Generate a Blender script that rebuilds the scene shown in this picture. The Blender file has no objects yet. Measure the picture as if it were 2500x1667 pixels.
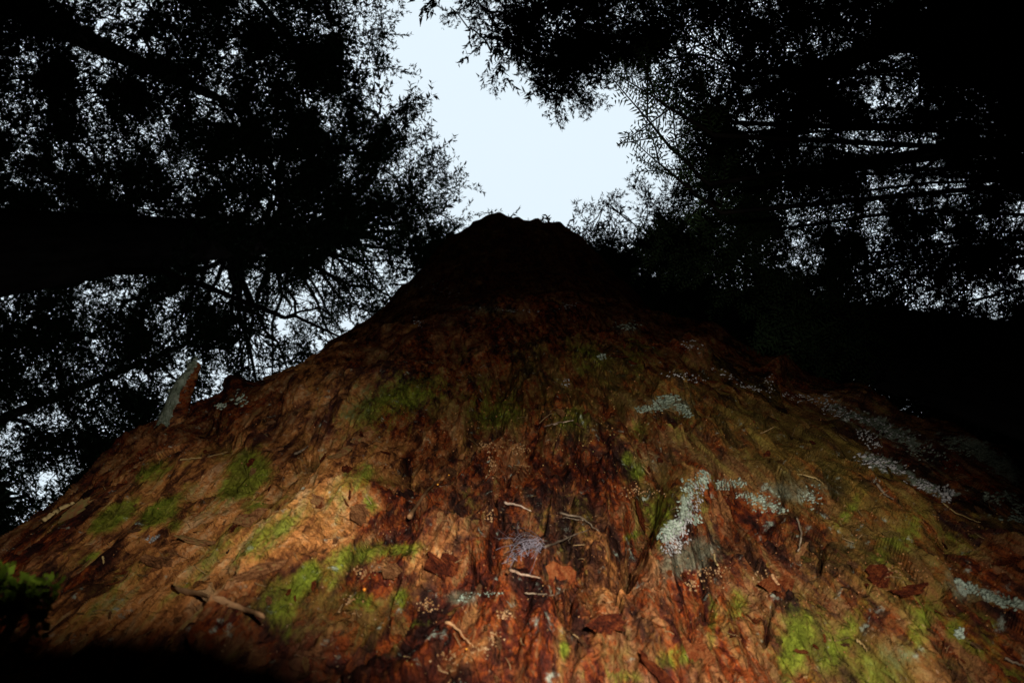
import bpy, math, random
import numpy as np
from mathutils import Vector, Matrix

random.seed(7); np.random.seed(7)
RNG = np.random.default_rng(11)
SC = bpy.context.scene
COL = SC.collection
PI = math.pi

# ------------------------------------------------------------------ camera, sky, sun, flash, exposure
F_PX = 18.0 / 23.5 * 2500.0                       # focal length in pixels of the 2500 px wide photograph
CX, CY = 1250.0, 833.5
ZEN = (1150.0, 560.0)                             # where the zenith stands in the photograph

def unit(v):
    v = np.asarray(v, float); return v / np.linalg.norm(v)
z_c = unit([ZEN[0] - CX, CY - ZEN[1], F_PX])      # world up in (right, up, forward) of the camera
up_c = np.array([0.0, 1.0, 0.0])
y_c = -unit(up_c - z_c * up_c.dot(z_c))           # world +Y: from the camera towards the stump
x_c = np.cross(y_c, z_c)
# (right, up, forward) is left-handed, so fix the sign: world +X runs to the right of the picture
if x_c[0] < 0: x_c = -x_c
M = np.array([x_c, y_c, z_c])                     # world = M @ (right, up, forward)
R_, U_, FW_ = M[:, 0], M[:, 1], M[:, 2]

cam_d = bpy.data.cameras.new('camera'); cam_d.sensor_width = 23.5; cam_d.lens = 18.0
cam_d.clip_start = 0.02; cam_d.clip_end = 600
cam_d.dof.use_dof = True; cam_d.dof.focus_distance = 1.25; cam_d.dof.aperture_fstop = 11.0
cam = bpy.data.objects.new('camera', cam_d); COL.objects.link(cam)
cam.matrix_world = Matrix(((R_[0], U_[0], -FW_[0], 0), (R_[1], U_[1], -FW_[1], 0), (R_[2], U_[2], -FW_[2], 0), (0, 0, 0, 1)))
SC.camera = cam
EYE = 0.62                                        # the camera stands 0.62 m above the ground; world origin = camera

world = bpy.data.worlds.new('World'); SC.world = world; world.use_nodes = True
wn = world.node_tree.nodes; wl = world.node_tree.links
for n in list(wn): wn.remove(n)
wo = wn.new('ShaderNodeOutputWorld'); wb = wn.new('ShaderNodeBackground')
sky = wn.new('ShaderNodeTexSky'); sky.sky_type = 'NISHITA'; sky.sun_disc = False
sky.sun_elevation = math.radians(38); sky.sun_rotation = math.radians(200); sky.air_density = 1.0; sky.dust_density = 1.0
mixw = wn.new('ShaderNodeMix'); mixw.data_type = 'RGBA'
mixw.inputs[0].default_value = 0.93               # an even overcast veil over the clear sky
mixw.inputs[7].default_value = (8.5, 9.8, 10.7, 1)
wl.new(sky.outputs[0], mixw.inputs[6]); wl.new(mixw.outputs[2], wb.inputs[0]); wb.inputs[1].default_value = 0.10
wl.new(wb.outputs[0], wo.inputs[0])

sun_d = bpy.data.lights.new('sun', 'SUN'); sun_d.energy = 0.03; sun_d.angle = math.radians(30); sun_d.color = (1, 0.97, 0.93)
sun = bpy.data.objects.new('sun', sun_d); COL.objects.link(sun)
sd = Vector((math.sin(math.radians(200)) * math.cos(math.radians(38)), math.cos(math.radians(200)) * math.cos(math.radians(38)), math.sin(math.radians(38))))
sun.rotation_euler = sd.to_track_quat('Z', 'Y').to_euler()

# the camera's own flash, just above and right of the lens: the photograph is lit by it
fl_d = bpy.data.lights.new('camera_flash', 'SPOT'); fl_d.energy = 36.0; fl_d.shadow_soft_size = 0.009
fl_d.spot_size = math.radians(90); fl_d.spot_blend = 0.75; fl_d.color = (1.0, 0.93, 0.84)
fl = bpy.data.objects.new('camera_flash', fl_d); COL.objects.link(fl)
fl.location = M @ np.array([0.039, 0.0625, -0.035])
FLASH_AIM = (760.0, 1500.0)
d_ = unit(M @ np.array([FLASH_AIM[0] - CX, CY - FLASH_AIM[1], F_PX]))
fl.rotation_euler = Vector(d_).to_track_quat('-Z', 'Y').to_euler()

SC.view_settings.view_transform = 'Standard'; SC.view_settings.look = 'None'
SC.view_settings.exposure = 0.0; SC.view_settings.gamma = 1.0; SC.view_settings.use_curve_mapping = False
SC.render.engine = 'CYCLES'
SC.cycles.max_bounces = 5; SC.cycles.diffuse_bounces = 2; SC.cycles.glossy_bounces = 2

# ------------------------------------------------------------------ helpers
def ray(u, v):                                     # direction with z = 1 (a pixel taken to the plane one metre up)
    d = M @ np.array([u - CX, CY - v, F_PX]); return d / d[2]
def at(u, v, h):
    return ray(u, v) * h
def project(P):
    c = P @ M
    return CX + F_PX * c[..., 0] / c[..., 2], CY - F_PX * c[..., 1] / c[..., 2]

_perm = np.random.default_rng(3).permutation(512).astype(np.int64)
def _h(ix, iy, seed):
    return _perm[(_perm[(ix + seed * 37) & 511] + iy + seed * 101) & 511]
_ang = np.random.default_rng(5).random(512) * 2 * PI
_gx, _gy = np.cos(_ang), np.sin(_ang)
_r1 = np.random.default_rng(8).random(512); _r2 = np.random.default_rng(9).random(512); _r3 = np.random.default_rng(10).random(512)
def noise(x, y, seed=0):
    x = np.asarray(x, float); y = np.asarray(y, float)
    xi = np.floor(x).astype(np.int64); yi = np.floor(y).astype(np.int64); xf = x - xi; yf = y - yi
    u = xf * xf * xf * (xf * (xf * 6 - 15) + 10); v = yf * yf * yf * (yf * (yf * 6 - 15) + 10)
    def g(a, b):
        k = _h(xi + a, yi + b, seed); return _gx[k] * (xf - a) + _gy[k] * (yf - b)
    n0 = g(0, 0) * (1 - u) + g(1, 0) * u; n1 = g(0, 1) * (1 - u) + g(1, 1) * u
    return (n0 * (1 - v) + n1 * v) * 1.5
def fbm(x, y, seed=0, o=4, lac=2.03, gain=0.5):
    s = 0; a = 1
    for i in range(o):
        s = s + a * noise(x, y, seed + i); x = x * lac + 3.1; y = y * lac - 1.7; a *= gain
    return s
def voronoi(x, y, seed=0):
    xi = np.floor(x).astype(np.int64); yi = np.floor(y).astype(np.int64)
    f1 = np.full(x.shape, 9.0); f2 = np.full(x.shape, 9.0); idv = np.zeros(x.shape); idv2 = np.zeros(x.shape)
    for a in (-1, 0, 1):
        for b in (-1, 0, 1):
            k = _h(xi + a, yi + b, seed)
            d = np.hypot(xi + a + _r1[k] - x, yi + b + _r2[k] - y)
            closer = d < f1
            f2 = np.where(closer, f1, np.minimum(f2, d)); idv = np.where(closer, _r3[k], idv); idv2 = np.where(closer, _r1[(k + 77) & 511], idv2)
            f1 = np.where(closer, d, f1)
    return f1, f2, idv, idv2
def sstep(a, b, x):
    t = np.clip((x - a) / (b - a), 0, 1); return t * t * (3 - 2 * t)

def mesh_np(name, V, Fq, k, smooth=True, attrs=None):
    V = np.asarray(V, np.float32); Fq = np.asarray(Fq, np.int32)
    me = bpy.data.meshes.new(name)
    me.vertices.add(len(V)); me.vertices.foreach_set('co', V.ravel())
    n = len(Fq); me.loops.add(n * k); me.loops.foreach_set('vertex_index', Fq.ravel())
    me.polygons.add(n); me.polygons.foreach_set('loop_start', np.arange(n, dtype=np.int32) * k)
    try: me.polygons.foreach_set('loop_total', np.full(n, k, np.int32))
    except Exception: pass
    me.polygons.foreach_set('use_smooth', np.full(n, bool(smooth)))
    if attrs:
        for an, av in attrs.items():
            a = me.attributes.new(an, 'FLOAT', 'POINT'); a.data.foreach_set('value', np.asarray(av, np.float32).ravel())
    me.update(); return me
def link(name, me, mat, parent=None):
    o = bpy.data.objects.new(name, me); COL.objects.link(o)
    if mat is not None and not me.materials: me.materials.append(mat)
    if parent is not None: o.parent = parent
    return o
def thing(name, label, cat, loc=(0, 0, 0), group=None):
    o = bpy.data.objects.new(name, None); o.location = tuple(float(q) for q in loc); COL.objects.link(o)
    o.empty_display_size = 0.2
    o['label'] = label; o['category'] = cat
    if group: o['group'] = group
    return o
def tag(o, label, cat, group=None):
    o['label'] = label; o['category'] = cat
    if group: o['group'] = group
    return o
class Tris:                                       # collects triangles
    def __init__(s): s.V = []; s.F = []; s.n = 0
    def add(s, V, F):
        s.V.append(np.asarray(V, float)); s.F.append(np.asarray(F, np.int64) + s.n); s.n += len(V)
    def mesh(s, name, smooth=False, off=(0, 0, 0)):
        return mesh_np(name, np.concatenate(s.V) - np.asarray(off), np.concatenate(s.F), 3, smooth)
def tube(P, Rr, n=6, flat=1.0, jit=0.0, cap=True):
    """a tapering tube along the points P with radii Rr, as triangles"""
    P = np.asarray(P, float); m = len(P); Rr = np.broadcast_to(np.asarray(Rr, float), (m,))
    T = np.gradient(P, axis=0); T /= np.linalg.norm(T, axis=1)[:, None] + 1e-9
    ref = np.array([0, 0, 1.0]) if abs(T[:, 2]).mean() < 0.8 else np.array([1.0, 0, 0])
    A = np.cross(T, ref); A /= np.linalg.norm(A, axis=1)[:, None] + 1e-9; B = np.cross(T, A)
    an = np.arange(n) / n * 2 * PI
    rr = Rr[:, None] * (1 + jit * (RNG.random((m, n)) - 0.5) * 2)
    V = P[:, None] + rr[..., None] * (np.cos(an)[None, :, None] * A[:, None] + flat * np.sin(an)[None, :, None] * B[:, None])
    V = V.reshape(-1, 3); i = np.arange(m - 1)[:, None] * n; j = np.arange(n)[None]; k = (j + 1) % n
    a, b, c, d = (i + j).ravel(), (i + k).ravel(), (i + n + k).ravel(), (i + n + j).ravel()
    F = np.concatenate([np.stack([a, b, c], 1), np.stack([a, c, d], 1)])
    if cap:
        V = np.concatenate([V, P[:1], P[-1:]]); e = (m - 1) * n; jj = np.arange(n); kk = (jj + 1) % n
        F = np.concatenate([F, np.stack([kk, jj, np.full(n, m * n)], 1), np.stack([e + jj, e + kk, np.full(n, m * n + 1)], 1)])
    return V, F

# ------------------------------------------------------------------ materials
def mat(name):
    m = bpy.data.materials.new(name); m.use_nodes = True
    nt = m.node_tree; b = nt.nodes['Principled BSDF']; b.inputs['Roughness'].default_value = 0.85
    b.inputs['Specular IOR Level'].default_value = 0.0
    return m, nt, b
def N(nt, t, **kw):
    n = nt.nodes.new(t)
    for k, v in kw.items(): setattr(n, k, v)
    return n
def noise_node(nt, scale, detail=4, rough=0.6, vec=None, dist=0.0):
    n = N(nt, 'ShaderNodeTexNoise'); n.inputs['Scale'].default_value = scale; n.inputs['Detail'].default_value = detail
    n.inputs['Roughness'].default_value = rough; n.inputs['Distortion'].default_value = dist
    if vec: nt.links.new(vec, n.inputs['Vector'])
    return n.outputs[0]
def ramp(nt, fac, stops):
    r = N(nt, 'ShaderNodeValToRGB'); nt.links.new(fac, r.inputs[0])
    while len(r.color_ramp.elements) < len(stops): r.color_ramp.elements.new(0.5)
    for e, (p, c) in zip(r.color_ramp.elements, stops):
        e.position = p; e.color = (*c, 1) if len(c) == 3 else c
    return r.outputs[0]
def mix(nt, fac, a, b, mode='MIX'):
    n = N(nt, 'ShaderNodeMix', data_type='RGBA', blend_type=mode)
    for s, q in ((0, fac), (6, a), (7, b)):
        if isinstance(q, (int, float)): n.inputs[s].default_value = q
        elif isinstance(q, tuple): n.inputs[s].default_value = (*q, 1)
        else: nt.links.new(q, n.inputs[s])
    return n.outputs[2]
def math_(nt, op, a, b=0.0, clamp=False):
    n = N(nt, 'ShaderNodeMath', operation=op, use_clamp=clamp)
    for s, q in ((0, a), (1, b)):
        if isinstance(q, (int, float)): n.inputs[s].default_value = q
        else: nt.links.new(q, n.inputs[s])
    return n.outputs[0]
def bump(nt, b, h, strength=0.5, dist=0.002):
    n = N(nt, 'ShaderNodeBump'); n.inputs['Strength'].default_value = strength; n.inputs['Distance'].default_value = dist
    nt.links.new(h, n.inputs['Height']); nt.links.new(n.outputs[0], b.inputs['Normal'])

def bark_mat():
    m, nt, b = mat('rotten_red_bark')
    tc = N(nt, 'ShaderNodeTexCoord').outputs['Object']
    mp = N(nt, 'ShaderNodeMapping'); nt.links.new(tc, mp.inputs[0]); mp.inputs['Scale'].default_value = (1, 1, 0.28)
    st = mp.outputs[0]
    at_ = {k: N(nt, 'ShaderNodeAttribute', attribute_name=k).outputs['Fac'] for k in ('plate', 'cav', 'tan', 'moss', 'lichen', 'ochre', 'teal')}
    n_big = noise_node(nt, 9, 4, 0.6, st, 0.2); n_mid = noise_node(nt, 38, 6, 0.72, st, 0.1); n_fine = noise_node(nt, 170, 4, 0.7, st)
    n_iso = noise_node(nt, 55, 5, 0.7, tc)
    n_zone2 = noise_node(nt, 7.0, 3, 0.6, st, 0.4); n_zone = noise_node(nt, 3.6, 4, 0.65, st, 0.8); n_patch = noise_node(nt, 16, 7, 0.75, st, 0.4)
    v = math_(nt, 'ADD', math_(nt, 'MULTIPLY', at_['plate'], 0.30), math_(nt, 'MULTIPLY', n_mid, 0.75))
    v = math_(nt, 'ADD', v, math_(nt, 'MULTIPLY', n_big, 0.55)); v = math_(nt, 'ADD', v, math_(nt, 'MULTIPLY', n_fine, 0.30))
    mp3 = N(nt, 'ShaderNodeMapping'); wv = N(nt, 'ShaderNodeVectorMath', operation='ADD'); nz = N(nt, 'ShaderNodeTexNoise'); nz.inputs['Scale'].default_value = 60; nt.links.new(tc, nz.inputs['Vector'])
    sc3 = N(nt, 'ShaderNodeVectorMath', operation='SCALE'); nt.links.new(nz.outputs['Color'], sc3.inputs[0]); sc3.inputs['Scale'].default_value = 0.012
    nt.links.new(tc, wv.inputs[0]); nt.links.new(sc3.outputs[0], wv.inputs[1]); nt.links.new(wv.outputs[0], mp3.inputs[0]); mp3.inputs['Scale'].default_value = (1, 1, 0.33)
    chips = []
    for sc_ in (95, 230):
        vo = N(nt, 'ShaderNodeTexVoronoi'); vo.inputs['Scale'].default_value = sc_; nt.links.new(mp3.outputs[0], vo.inputs['Vector'])
        ve = N(nt, 'ShaderNodeTexVoronoi', feature='DISTANCE_TO_EDGE'); ve.inputs['Scale'].default_value = sc_; nt.links.new(mp3.outputs[0], ve.inputs['Vector'])
        sp = N(nt, 'ShaderNodeSeparateColor'); nt.links.new(vo.outputs['Color'], sp.inputs[0])
        ed = N(nt, 'ShaderNodeMapRange'); nt.links.new(ve.outputs[0], ed.inputs[0]); ed.inputs[2].default_value = 0.10
        chips.append((sp.outputs[0], ed.outputs[0]))
    v = math_(nt, 'ADD', v, math_(nt, 'MULTIPLY', math_(nt, 'SUBTRACT', chips[0][0], 0.5), 0.13))
    v = math_(nt, 'ADD', v, math_(nt, 'MULTIPLY', math_(nt, 'SUBTRACT', chips[1][0], 0.5), 0.12))
    mp2 = N(nt, 'ShaderNodeMapping'); nt.links.new(tc, mp2.inputs[0]); mp2.inputs['Scale'].default_value = (1, 1, 0.07)
    n_str = noise_node(nt, 75, 4, 0.65, mp2.outputs[0], 0.3)
    v = math_(nt, 'ADD', v, math_(nt, 'MULTIPLY', n_str, 0.80))
    v = math_(nt, 'SUBTRACT', v, 0.805)
    v = math_(nt, 'ADD', math_(nt, 'MULTIPLY', v, 1.45), -0.255)
    red = ramp(nt, v, [(0.25, (0.016, 0.007, 0.006)), (0.40, (0.055, 0.013, 0.008)), (0.50, (0.095, 0.019, 0.008)), (0.60, (0.22, 0.046, 0.010)), (0.70, (0.12, 0.046, 0.020)), (0.84, (0.30, 0.12, 0.042))])
    brn = ramp(nt, v, [(0.25, (0.020, 0.011, 0.009)), (0.45, (0.065, 0.030, 0.018)), (0.58, (0.14, 0.052, 0.020)), (0.75, (0.20, 0.095, 0.045))])
    red = mix(nt, ramp(nt, n_patch, [(0.46, (0, 0, 0)), (0.60, (1, 1, 1))]), red, brn)
    red = mix(nt, ramp(nt, n_zone, [(0.50, (0, 0, 0)), (0.66, (0.8, 0.8, 0.8))]), red, mix(nt, n_mid, (0.018, 0.008, 0.009), (0.085, 0.035, 0.028)))
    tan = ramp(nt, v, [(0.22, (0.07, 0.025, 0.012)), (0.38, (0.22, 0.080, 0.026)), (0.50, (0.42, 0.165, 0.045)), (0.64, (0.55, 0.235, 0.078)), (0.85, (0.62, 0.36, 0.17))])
    def mask(a, nz, k, lo, hi):
        s = math_(nt, 'ADD', a, math_(nt, 'MULTIPLY', math_(nt, 'SUBTRACT', nz, 0.5), k))
        r = N(nt, 'ShaderNodeMapRange', interpolation_type='SMOOTHSTEP'); nt.links.new(s, r.inputs[0]); r.inputs[1].default_value = lo; r.inputs[2].default_value = hi
        return r.outputs[0]
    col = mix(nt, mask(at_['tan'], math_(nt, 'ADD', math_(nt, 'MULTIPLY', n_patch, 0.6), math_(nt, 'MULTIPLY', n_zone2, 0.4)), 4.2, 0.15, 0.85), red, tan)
    n_so = math_(nt, 'ADD', math_(nt, 'MULTIPLY', n_patch, 0.55), math_(nt, 'MULTIPLY', n_str, 0.45))
    och = ramp(nt, math_(nt, 'ADD', math_(nt, 'MULTIPLY', n_mid, 0.6), math_(nt, 'MULTIPLY', n_str, 0.4)), [(0.32, (0.025, 0.020, 0.006)), (0.5, (0.12, 0.085, 0.018)), (0.66, (0.24, 0.18, 0.035))])
    col = mix(nt, math_(nt, 'MULTIPLY', mask(at_['ochre'], n_so, 3.4, 0.15, 0.95), 0.75), col, och)
    mosc = ramp(nt, n_fine, [(0.28, (0.035, 0.05, 0.006)), (0.5, (0.13, 0.165, 0.016)), (0.72, (0.23, 0.29, 0.026))])
    n_mm = math_(nt, 'ADD', math_(nt, 'ADD', math_(nt, 'MULTIPLY', n_patch, 0.40), math_(nt, 'MULTIPLY', n_fine, 0.30)), math_(nt, 'MULTIPLY', n_str, 0.30))
    col = mix(nt, math_(nt, 'MULTIPLY', mask(at_['moss'], n_mm, 3.6, 0.10, 1.00), 0.88), col, mosc)
    lic = ramp(nt, n_iso, [(0.3, (0.03, 0.03, 0.02)), (0.5, (0.12, 0.12, 0.075)), (0.66, (0.24, 0.26, 0.19))])
    col = mix(nt, math_(nt, 'MULTIPLY', mask(at_['lichen'], n_mm, 3.0, 0.30, 0.85), 0.85), col, lic)
    tl = ramp(nt, n_iso, [(0.30, (0.05, 0.065, 0.045)), (0.46, (0.16, 0.20, 0.14)), (0.62, (0.32, 0.37, 0.29))])
    col = mix(nt, math_(nt, 'MULTIPLY', mask(at_['teal'], n_iso, 3.6, 0.40, 0.85), 0.9), col, tl)
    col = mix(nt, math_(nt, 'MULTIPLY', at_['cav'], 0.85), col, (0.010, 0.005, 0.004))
    spk = ramp(nt, noise_node(nt, 330, 2, 0.5, tc), [(0.70, (0, 0, 0)), (0.74, (1, 1, 1))])
    col = mix(nt, math_(nt, 'MULTIPLY', spk, 0.45), col, (0.42, 0.26, 0.14))
    nt.links.new(col, b.inputs['Base Color'])
    rg = N(nt, 'ShaderNodeMapRange'); nt.links.new(n_mid, rg.inputs[0]); rg.inputs[1].default_value = 0.35; rg.inputs[2].default_value = 0.7; rg.inputs[3].default_value = 0.6; rg.inputs[4].default_value = 0.95
    nt.links.new(rg.outputs[0], b.inputs['Roughness'])
    n_gr = noise_node(nt, 420, 3, 0.7, tc); hh = math_(nt, 'ADD', math_(nt, 'ADD', math_(nt, 'MULTIPLY', n_fine, 0.5), math_(nt, 'MULTIPLY', n_gr, 0.35)), math_(nt, 'ADD', math_(nt, 'MULTIPLY', n_iso, 0.5), math_(nt, 'ADD', math_(nt, 'ADD', math_(nt, 'MULTIPLY', chips[0][0], 0.22), math_(nt, 'MULTIPLY', chips[0][1], 0.12)), math_(nt, 'ADD', math_(nt, 'MULTIPLY', chips[1][0], 0.22), math_(nt, 'MULTIPLY', n_str, 1.2)))))
    bump(nt, b, hh, 1.0, 0.0055)
    return m
MB = bark_mat()

def simple(name, c1, c2, scale=60, rough=0.85, bumpd=0.0015, spec=0.0, stretch=None):
    m, nt, b = mat(name)
    tc = N(nt, 'ShaderNodeTexCoord').outputs['Object']; v = tc
    if stretch:
        mp = N(nt, 'ShaderNodeMapping'); nt.links.new(tc, mp.inputs[0]); mp.inputs['Scale'].default_value = stretch; v = mp.outputs[0]
    n = noise_node(nt, scale, 4, 0.65, v)
    oi = N(nt, 'ShaderNodeObjectInfo').outputs['Random']
    f = math_(nt, 'ADD', n, math_(nt, 'MULTIPLY', math_(nt, 'SUBTRACT', oi, 0.5), 0.3))
    nt.links.new(ramp(nt, f, [(0.3, c1), (0.7, c2)]), b.inputs['Base Color'])
    b.inputs['Roughness'].default_value = rough; b.inputs['Specular IOR Level'].default_value = spec
    if bumpd: bump(nt, b, n, 0.8, bumpd)
    return m
def leaf_mat(name, c1, c2, trans=0.15, rough=0.6):
    m, nt, b = mat(name)
    geo = N(nt, 'ShaderNodeNewGeometry')
    nt.links.new(ramp(nt, geo.outputs['Random Per Island'], [(0.0, c1), (1.0, c2)]), b.inputs['Base Color'])
    b.inputs['Roughness'].default_value = rough
    return m
M_TWIG = simple('weathered_grey_twig', (0.07, 0.05, 0.035), (0.24, 0.18, 0.12), 90)
M_STRAW = simple('straw_coloured_rootlet', (0.22, 0.14, 0.05), (0.5, 0.36, 0.16), 120)
M_HAIR = simple('brown_hair_root', (0.08, 0.045, 0.02), (0.26, 0.17, 0.08), 120)
M_SPLINT = simple('split_brown_wood', (0.12, 0.06, 0.028), (0.38, 0.21, 0.10), 70, stretch=(1, 1, 0.3))
M_PALE = simple('pale_split_wood', (0.22, 0.14, 0.09), (0.50, 0.37, 0.27), 90)
def flake_mat(name, c):
    m, nt, b = mat(name); tc = N(nt, 'ShaderNodeTexCoord').outputs['Object']
    oi = N(nt, 'ShaderNodeObjectInfo').outputs['Random']; vm = N(nt, 'ShaderNodeVectorMath', operation='ADD'); nt.links.new(tc, vm.inputs[0]); nt.links.new(oi, vm.inputs[1])
    n1 = noise_node(nt, 2.2, 6, 0.7, vm.outputs[0], 0.8); n2 = noise_node(nt, 7, 4, 0.7, vm.outputs[0])
    f = math_(nt, 'ADD', math_(nt, 'ADD', math_(nt, 'MULTIPLY', n1, 0.9), math_(nt, 'MULTIPLY', n2, 0.5)), math_(nt, 'MULTIPLY', math_(nt, 'SUBTRACT', oi, 1.15), 0.25))
    nt.links.new(ramp(nt, f, [(0.30, c[0]), (0.46, c[1]), (0.58, c[2]), (0.74, c[3])]), b.inputs['Base Color'])
    bump(nt, b, math_(nt, 'ADD', n1, n2), 1.0, 0.004); return m
M_FL = [flake_mat('bark_flake_red', [(0.02, 0.008, 0.006), (0.09, 0.02, 0.01), (0.19, 0.045, 0.014), (0.28, 0.10, 0.035)]),
        flake_mat('bark_flake_tan', [(0.06, 0.025, 0.012), (0.22, 0.09, 0.035), (0.36, 0.16, 0.065), (0.30, 0.25, 0.08)]),
        flake_mat('bark_flake_brown', [(0.02, 0.011, 0.008), (0.07, 0.03, 0.016), (0.15, 0.07, 0.03), (0.24, 0.12, 0.06)]),
        flake_mat('bark_flake_ochre', [(0.02, 0.014, 0.006), (0.08, 0.05, 0.014), (0.15, 0.11, 0.025), (0.20, 0.12, 0.05)])]
M_FRASS = simple('pale_wood_crumbs', (0.20, 0.10, 0.04), (0.52, 0.36, 0.20), 160)
M_LICH = simple('grey_green_lichen', (0.10, 0.12, 0.085), (0.33, 0.39, 0.31), 110, rough=0.9)
M_LICHW = simple('white_grey_lichen', (0.15, 0.15, 0.14), (0.48, 0.46, 0.45), 110, rough=0.9)
M_MOSS = leaf_mat('bright_moss', (0.05, 0.09, 0.008), (0.14, 0.21, 0.02))
M_WEB = simple('dusty_cobweb', (0.10, 0.085, 0.10), (0.30, 0.27, 0.31), 60, bumpd=0)
M_RESIN = simple('amber_resin', (0.7, 0.22, 0.02), (0.9, 0.4, 0.05), 10, rough=0.06, bumpd=0, spec=1.0)
M_SOIL = simple('dark_forest_litter', (0.010, 0.008, 0.005), (0.05, 0.033, 0.02), 5, bumpd=0.02)
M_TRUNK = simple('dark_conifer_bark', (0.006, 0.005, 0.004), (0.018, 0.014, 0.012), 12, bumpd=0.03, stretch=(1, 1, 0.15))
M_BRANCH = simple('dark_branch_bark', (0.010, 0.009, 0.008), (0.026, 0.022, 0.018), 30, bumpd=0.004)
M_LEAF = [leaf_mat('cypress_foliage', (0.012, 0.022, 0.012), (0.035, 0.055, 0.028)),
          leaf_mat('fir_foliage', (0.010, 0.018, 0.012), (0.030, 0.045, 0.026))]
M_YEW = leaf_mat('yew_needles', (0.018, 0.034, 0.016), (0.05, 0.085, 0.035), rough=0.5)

# ------------------------------------------------------------------ the ground
g = 60; xs = np.sign(np.linspace(-1, 1, g)) * np.abs(np.linspace(-1, 1, g)) ** 2.2 * 150
X, Y = np.meshgrid(xs, xs, indexing='ij')
Z = -EYE + 0.12 * fbm(X * 0.35, Y * 0.35, 20, 3) * np.clip(np.hypot(X, Y) / 2, 0, 1)
ii = np.arange(g - 1)[:, None] * g + np.arange(g - 1)[None]
Q = np.stack([ii, ii + g, ii + g + 1, ii + 1], -1).reshape(-1, 4)
gr = link('ground', mesh_np('ground', np.stack([X, Y, Z], -1).reshape(-1, 3), Q, 4), M_SOIL); gr['kind'] = 'structure'

# ------------------------------------------------------------------ the great leaning stump
# flanks of the photographed silhouette, taken to the plane one metre above the camera, fix centre and radius at each height
def line_zp(p, q):
    a, c = ray(*p)[:2], ray(*q)[:2]; d = unit(c - a); return a, d
aL, dL = line_zp((960, 765), (0, 1350)); aR, dR = line_zp((1440, 700), (2500, 1205))
nL = np.array([-dL[1], dL[0]]);  nR = np.array([-dR[1], dR[0]])
cen = np.array([0.0, 1.0])
if nL.dot(cen - aL) < 0: nL = -nL
if nR.dot(cen - aR) < 0: nR = -nR
def centre(rho):                                   # nL.(c-aL)=rho, nR.(c-aR)=rho
    A = np.array([nL, nR]); b0 = np.array([nL.dot(aL), nR.dot(aR)]); Ai = np.linalg.inv(A)
    return (Ai @ b0)[None] + rho[:, None] * (Ai @ np.ones(2))[None]
HTOP = 9.1
def radius(h):
    return 1.44 + 0.06 * np.clip((h - 4) / 5, 0, 1) + 0.50 * np.exp(-(h + 0.6) / 2.0) + 0.16 * np.exp(-(h + 0.6) / 0.35)
def axis(h):
    r = radius(h)
    A = np.array([nL, nR]); b0 = np.array([nL.dot(aL), nR.dot(aR)]); Ai = np.linalg.inv(A)
    A_ = h[:, None] * (Ai @ b0)[None] + r[:, None] * (Ai @ np.ones(2))[None]
    k = np.clip((h - 3.5) / 5.6, 0, 1) ** 1.6
    A_[:, 1] -= 0.60 * k; A_[:, 0] += 0.0 * k                 # the top leans out over the camera
    return A_

q1 = np.linspace(1 / 0.36, 1 / HTOP, 640)
hs = np.concatenate([np.linspace(-EYE - 0.15, 0.35, 30), 1 / q1])
NC = 1100
t = np.linspace(-1, 1, NC, endpoint=False)
rh = radius(hs)
phiv = np.minimum(1.30, np.arcsin(np.clip(0.80 * np.maximum(hs, 0.3) / rh, 0, 0.98)) + 0.10)
tt = np.abs(t)[None]; f_in = 0.86
inner = tt / f_in
outer = (tt - f_in) / (1 - f_in)
pv = phiv[:, None]
PHI = np.where(tt <= f_in, pv * inner, pv + (PI - pv) * (0.25 * outer + 0.75 * outer ** 2)) * np.sign(t)[None]
Hh = np.broadcast_to(hs[:, None], PHI.shape)
S = PHI * 1.7                                       # metres round the stump
# twisting grain
Sg = S + 0.10 * Hh * 0 + 0.05 * noise(S * 2.2, Hh * 1.1, 31)
Zg = Hh + 0.05 * noise(S * 3.1, Hh * 2.3, 32)
twist = 0.22 * np.exp(-((S + 0.25) / 0.35) ** 2) * np.exp(-((Hh - 0.9) / 0.9) ** 2)
Sg = Sg - twist * (Zg - 0.6)
base_c = axis(hs)
ktop = np.clip((hs - 3.8) / (HTOP - 3.8), 0, 1) ** 1.3; rt_ = rh * (1 - 0.30 * ktop)
base_c[:, 1] -= rh - rt_                            # the snapped top is slimmer, its near face still overhangs the camera
base_c[:, 0] += 0.03 * ktop
rh = rt_
dirx, diry = np.sin(PHI), -np.cos(PHI)
P0 = np.stack([base_c[:, 0][:, None] + rh[:, None] * dirx, base_c[:, 1][:, None] + rh[:, None] * diry, Hh], -1)
PU, PV = project(P0)
infront = (P0 @ M)[..., 2] > 0.05
PU = np.where(infront, PU, 9e4); PV = np.where(infront, PV, 9e4)
def blob(u, v, ru, rv=None, rot=0.0, p=2.0):
    rv = rv or ru; c, s = math.cos(math.radians(rot)), math.sin(math.radians(rot))
    a = (PU - u) * c - (PV - v) * s; b2 = (PU - u) * s + (PV - v) * c
    return np.exp(-np.minimum(((a / ru) ** 2 + (b2 / rv) ** 2) ** (p / 2), 30))
vis_far = sstep(2.0, 7.0, Hh)                       # the upper rows are far apart: leave out what they cannot carry
D = 0.050 * fbm(S * 1.6, Hh * 0.9, 1, 3)
D += 0.022 * fbm(Sg * 6.5, Zg * 2.2, 4, 3) * (1 - 0.75 * sstep(1.2, 4.0, Hh))
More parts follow.
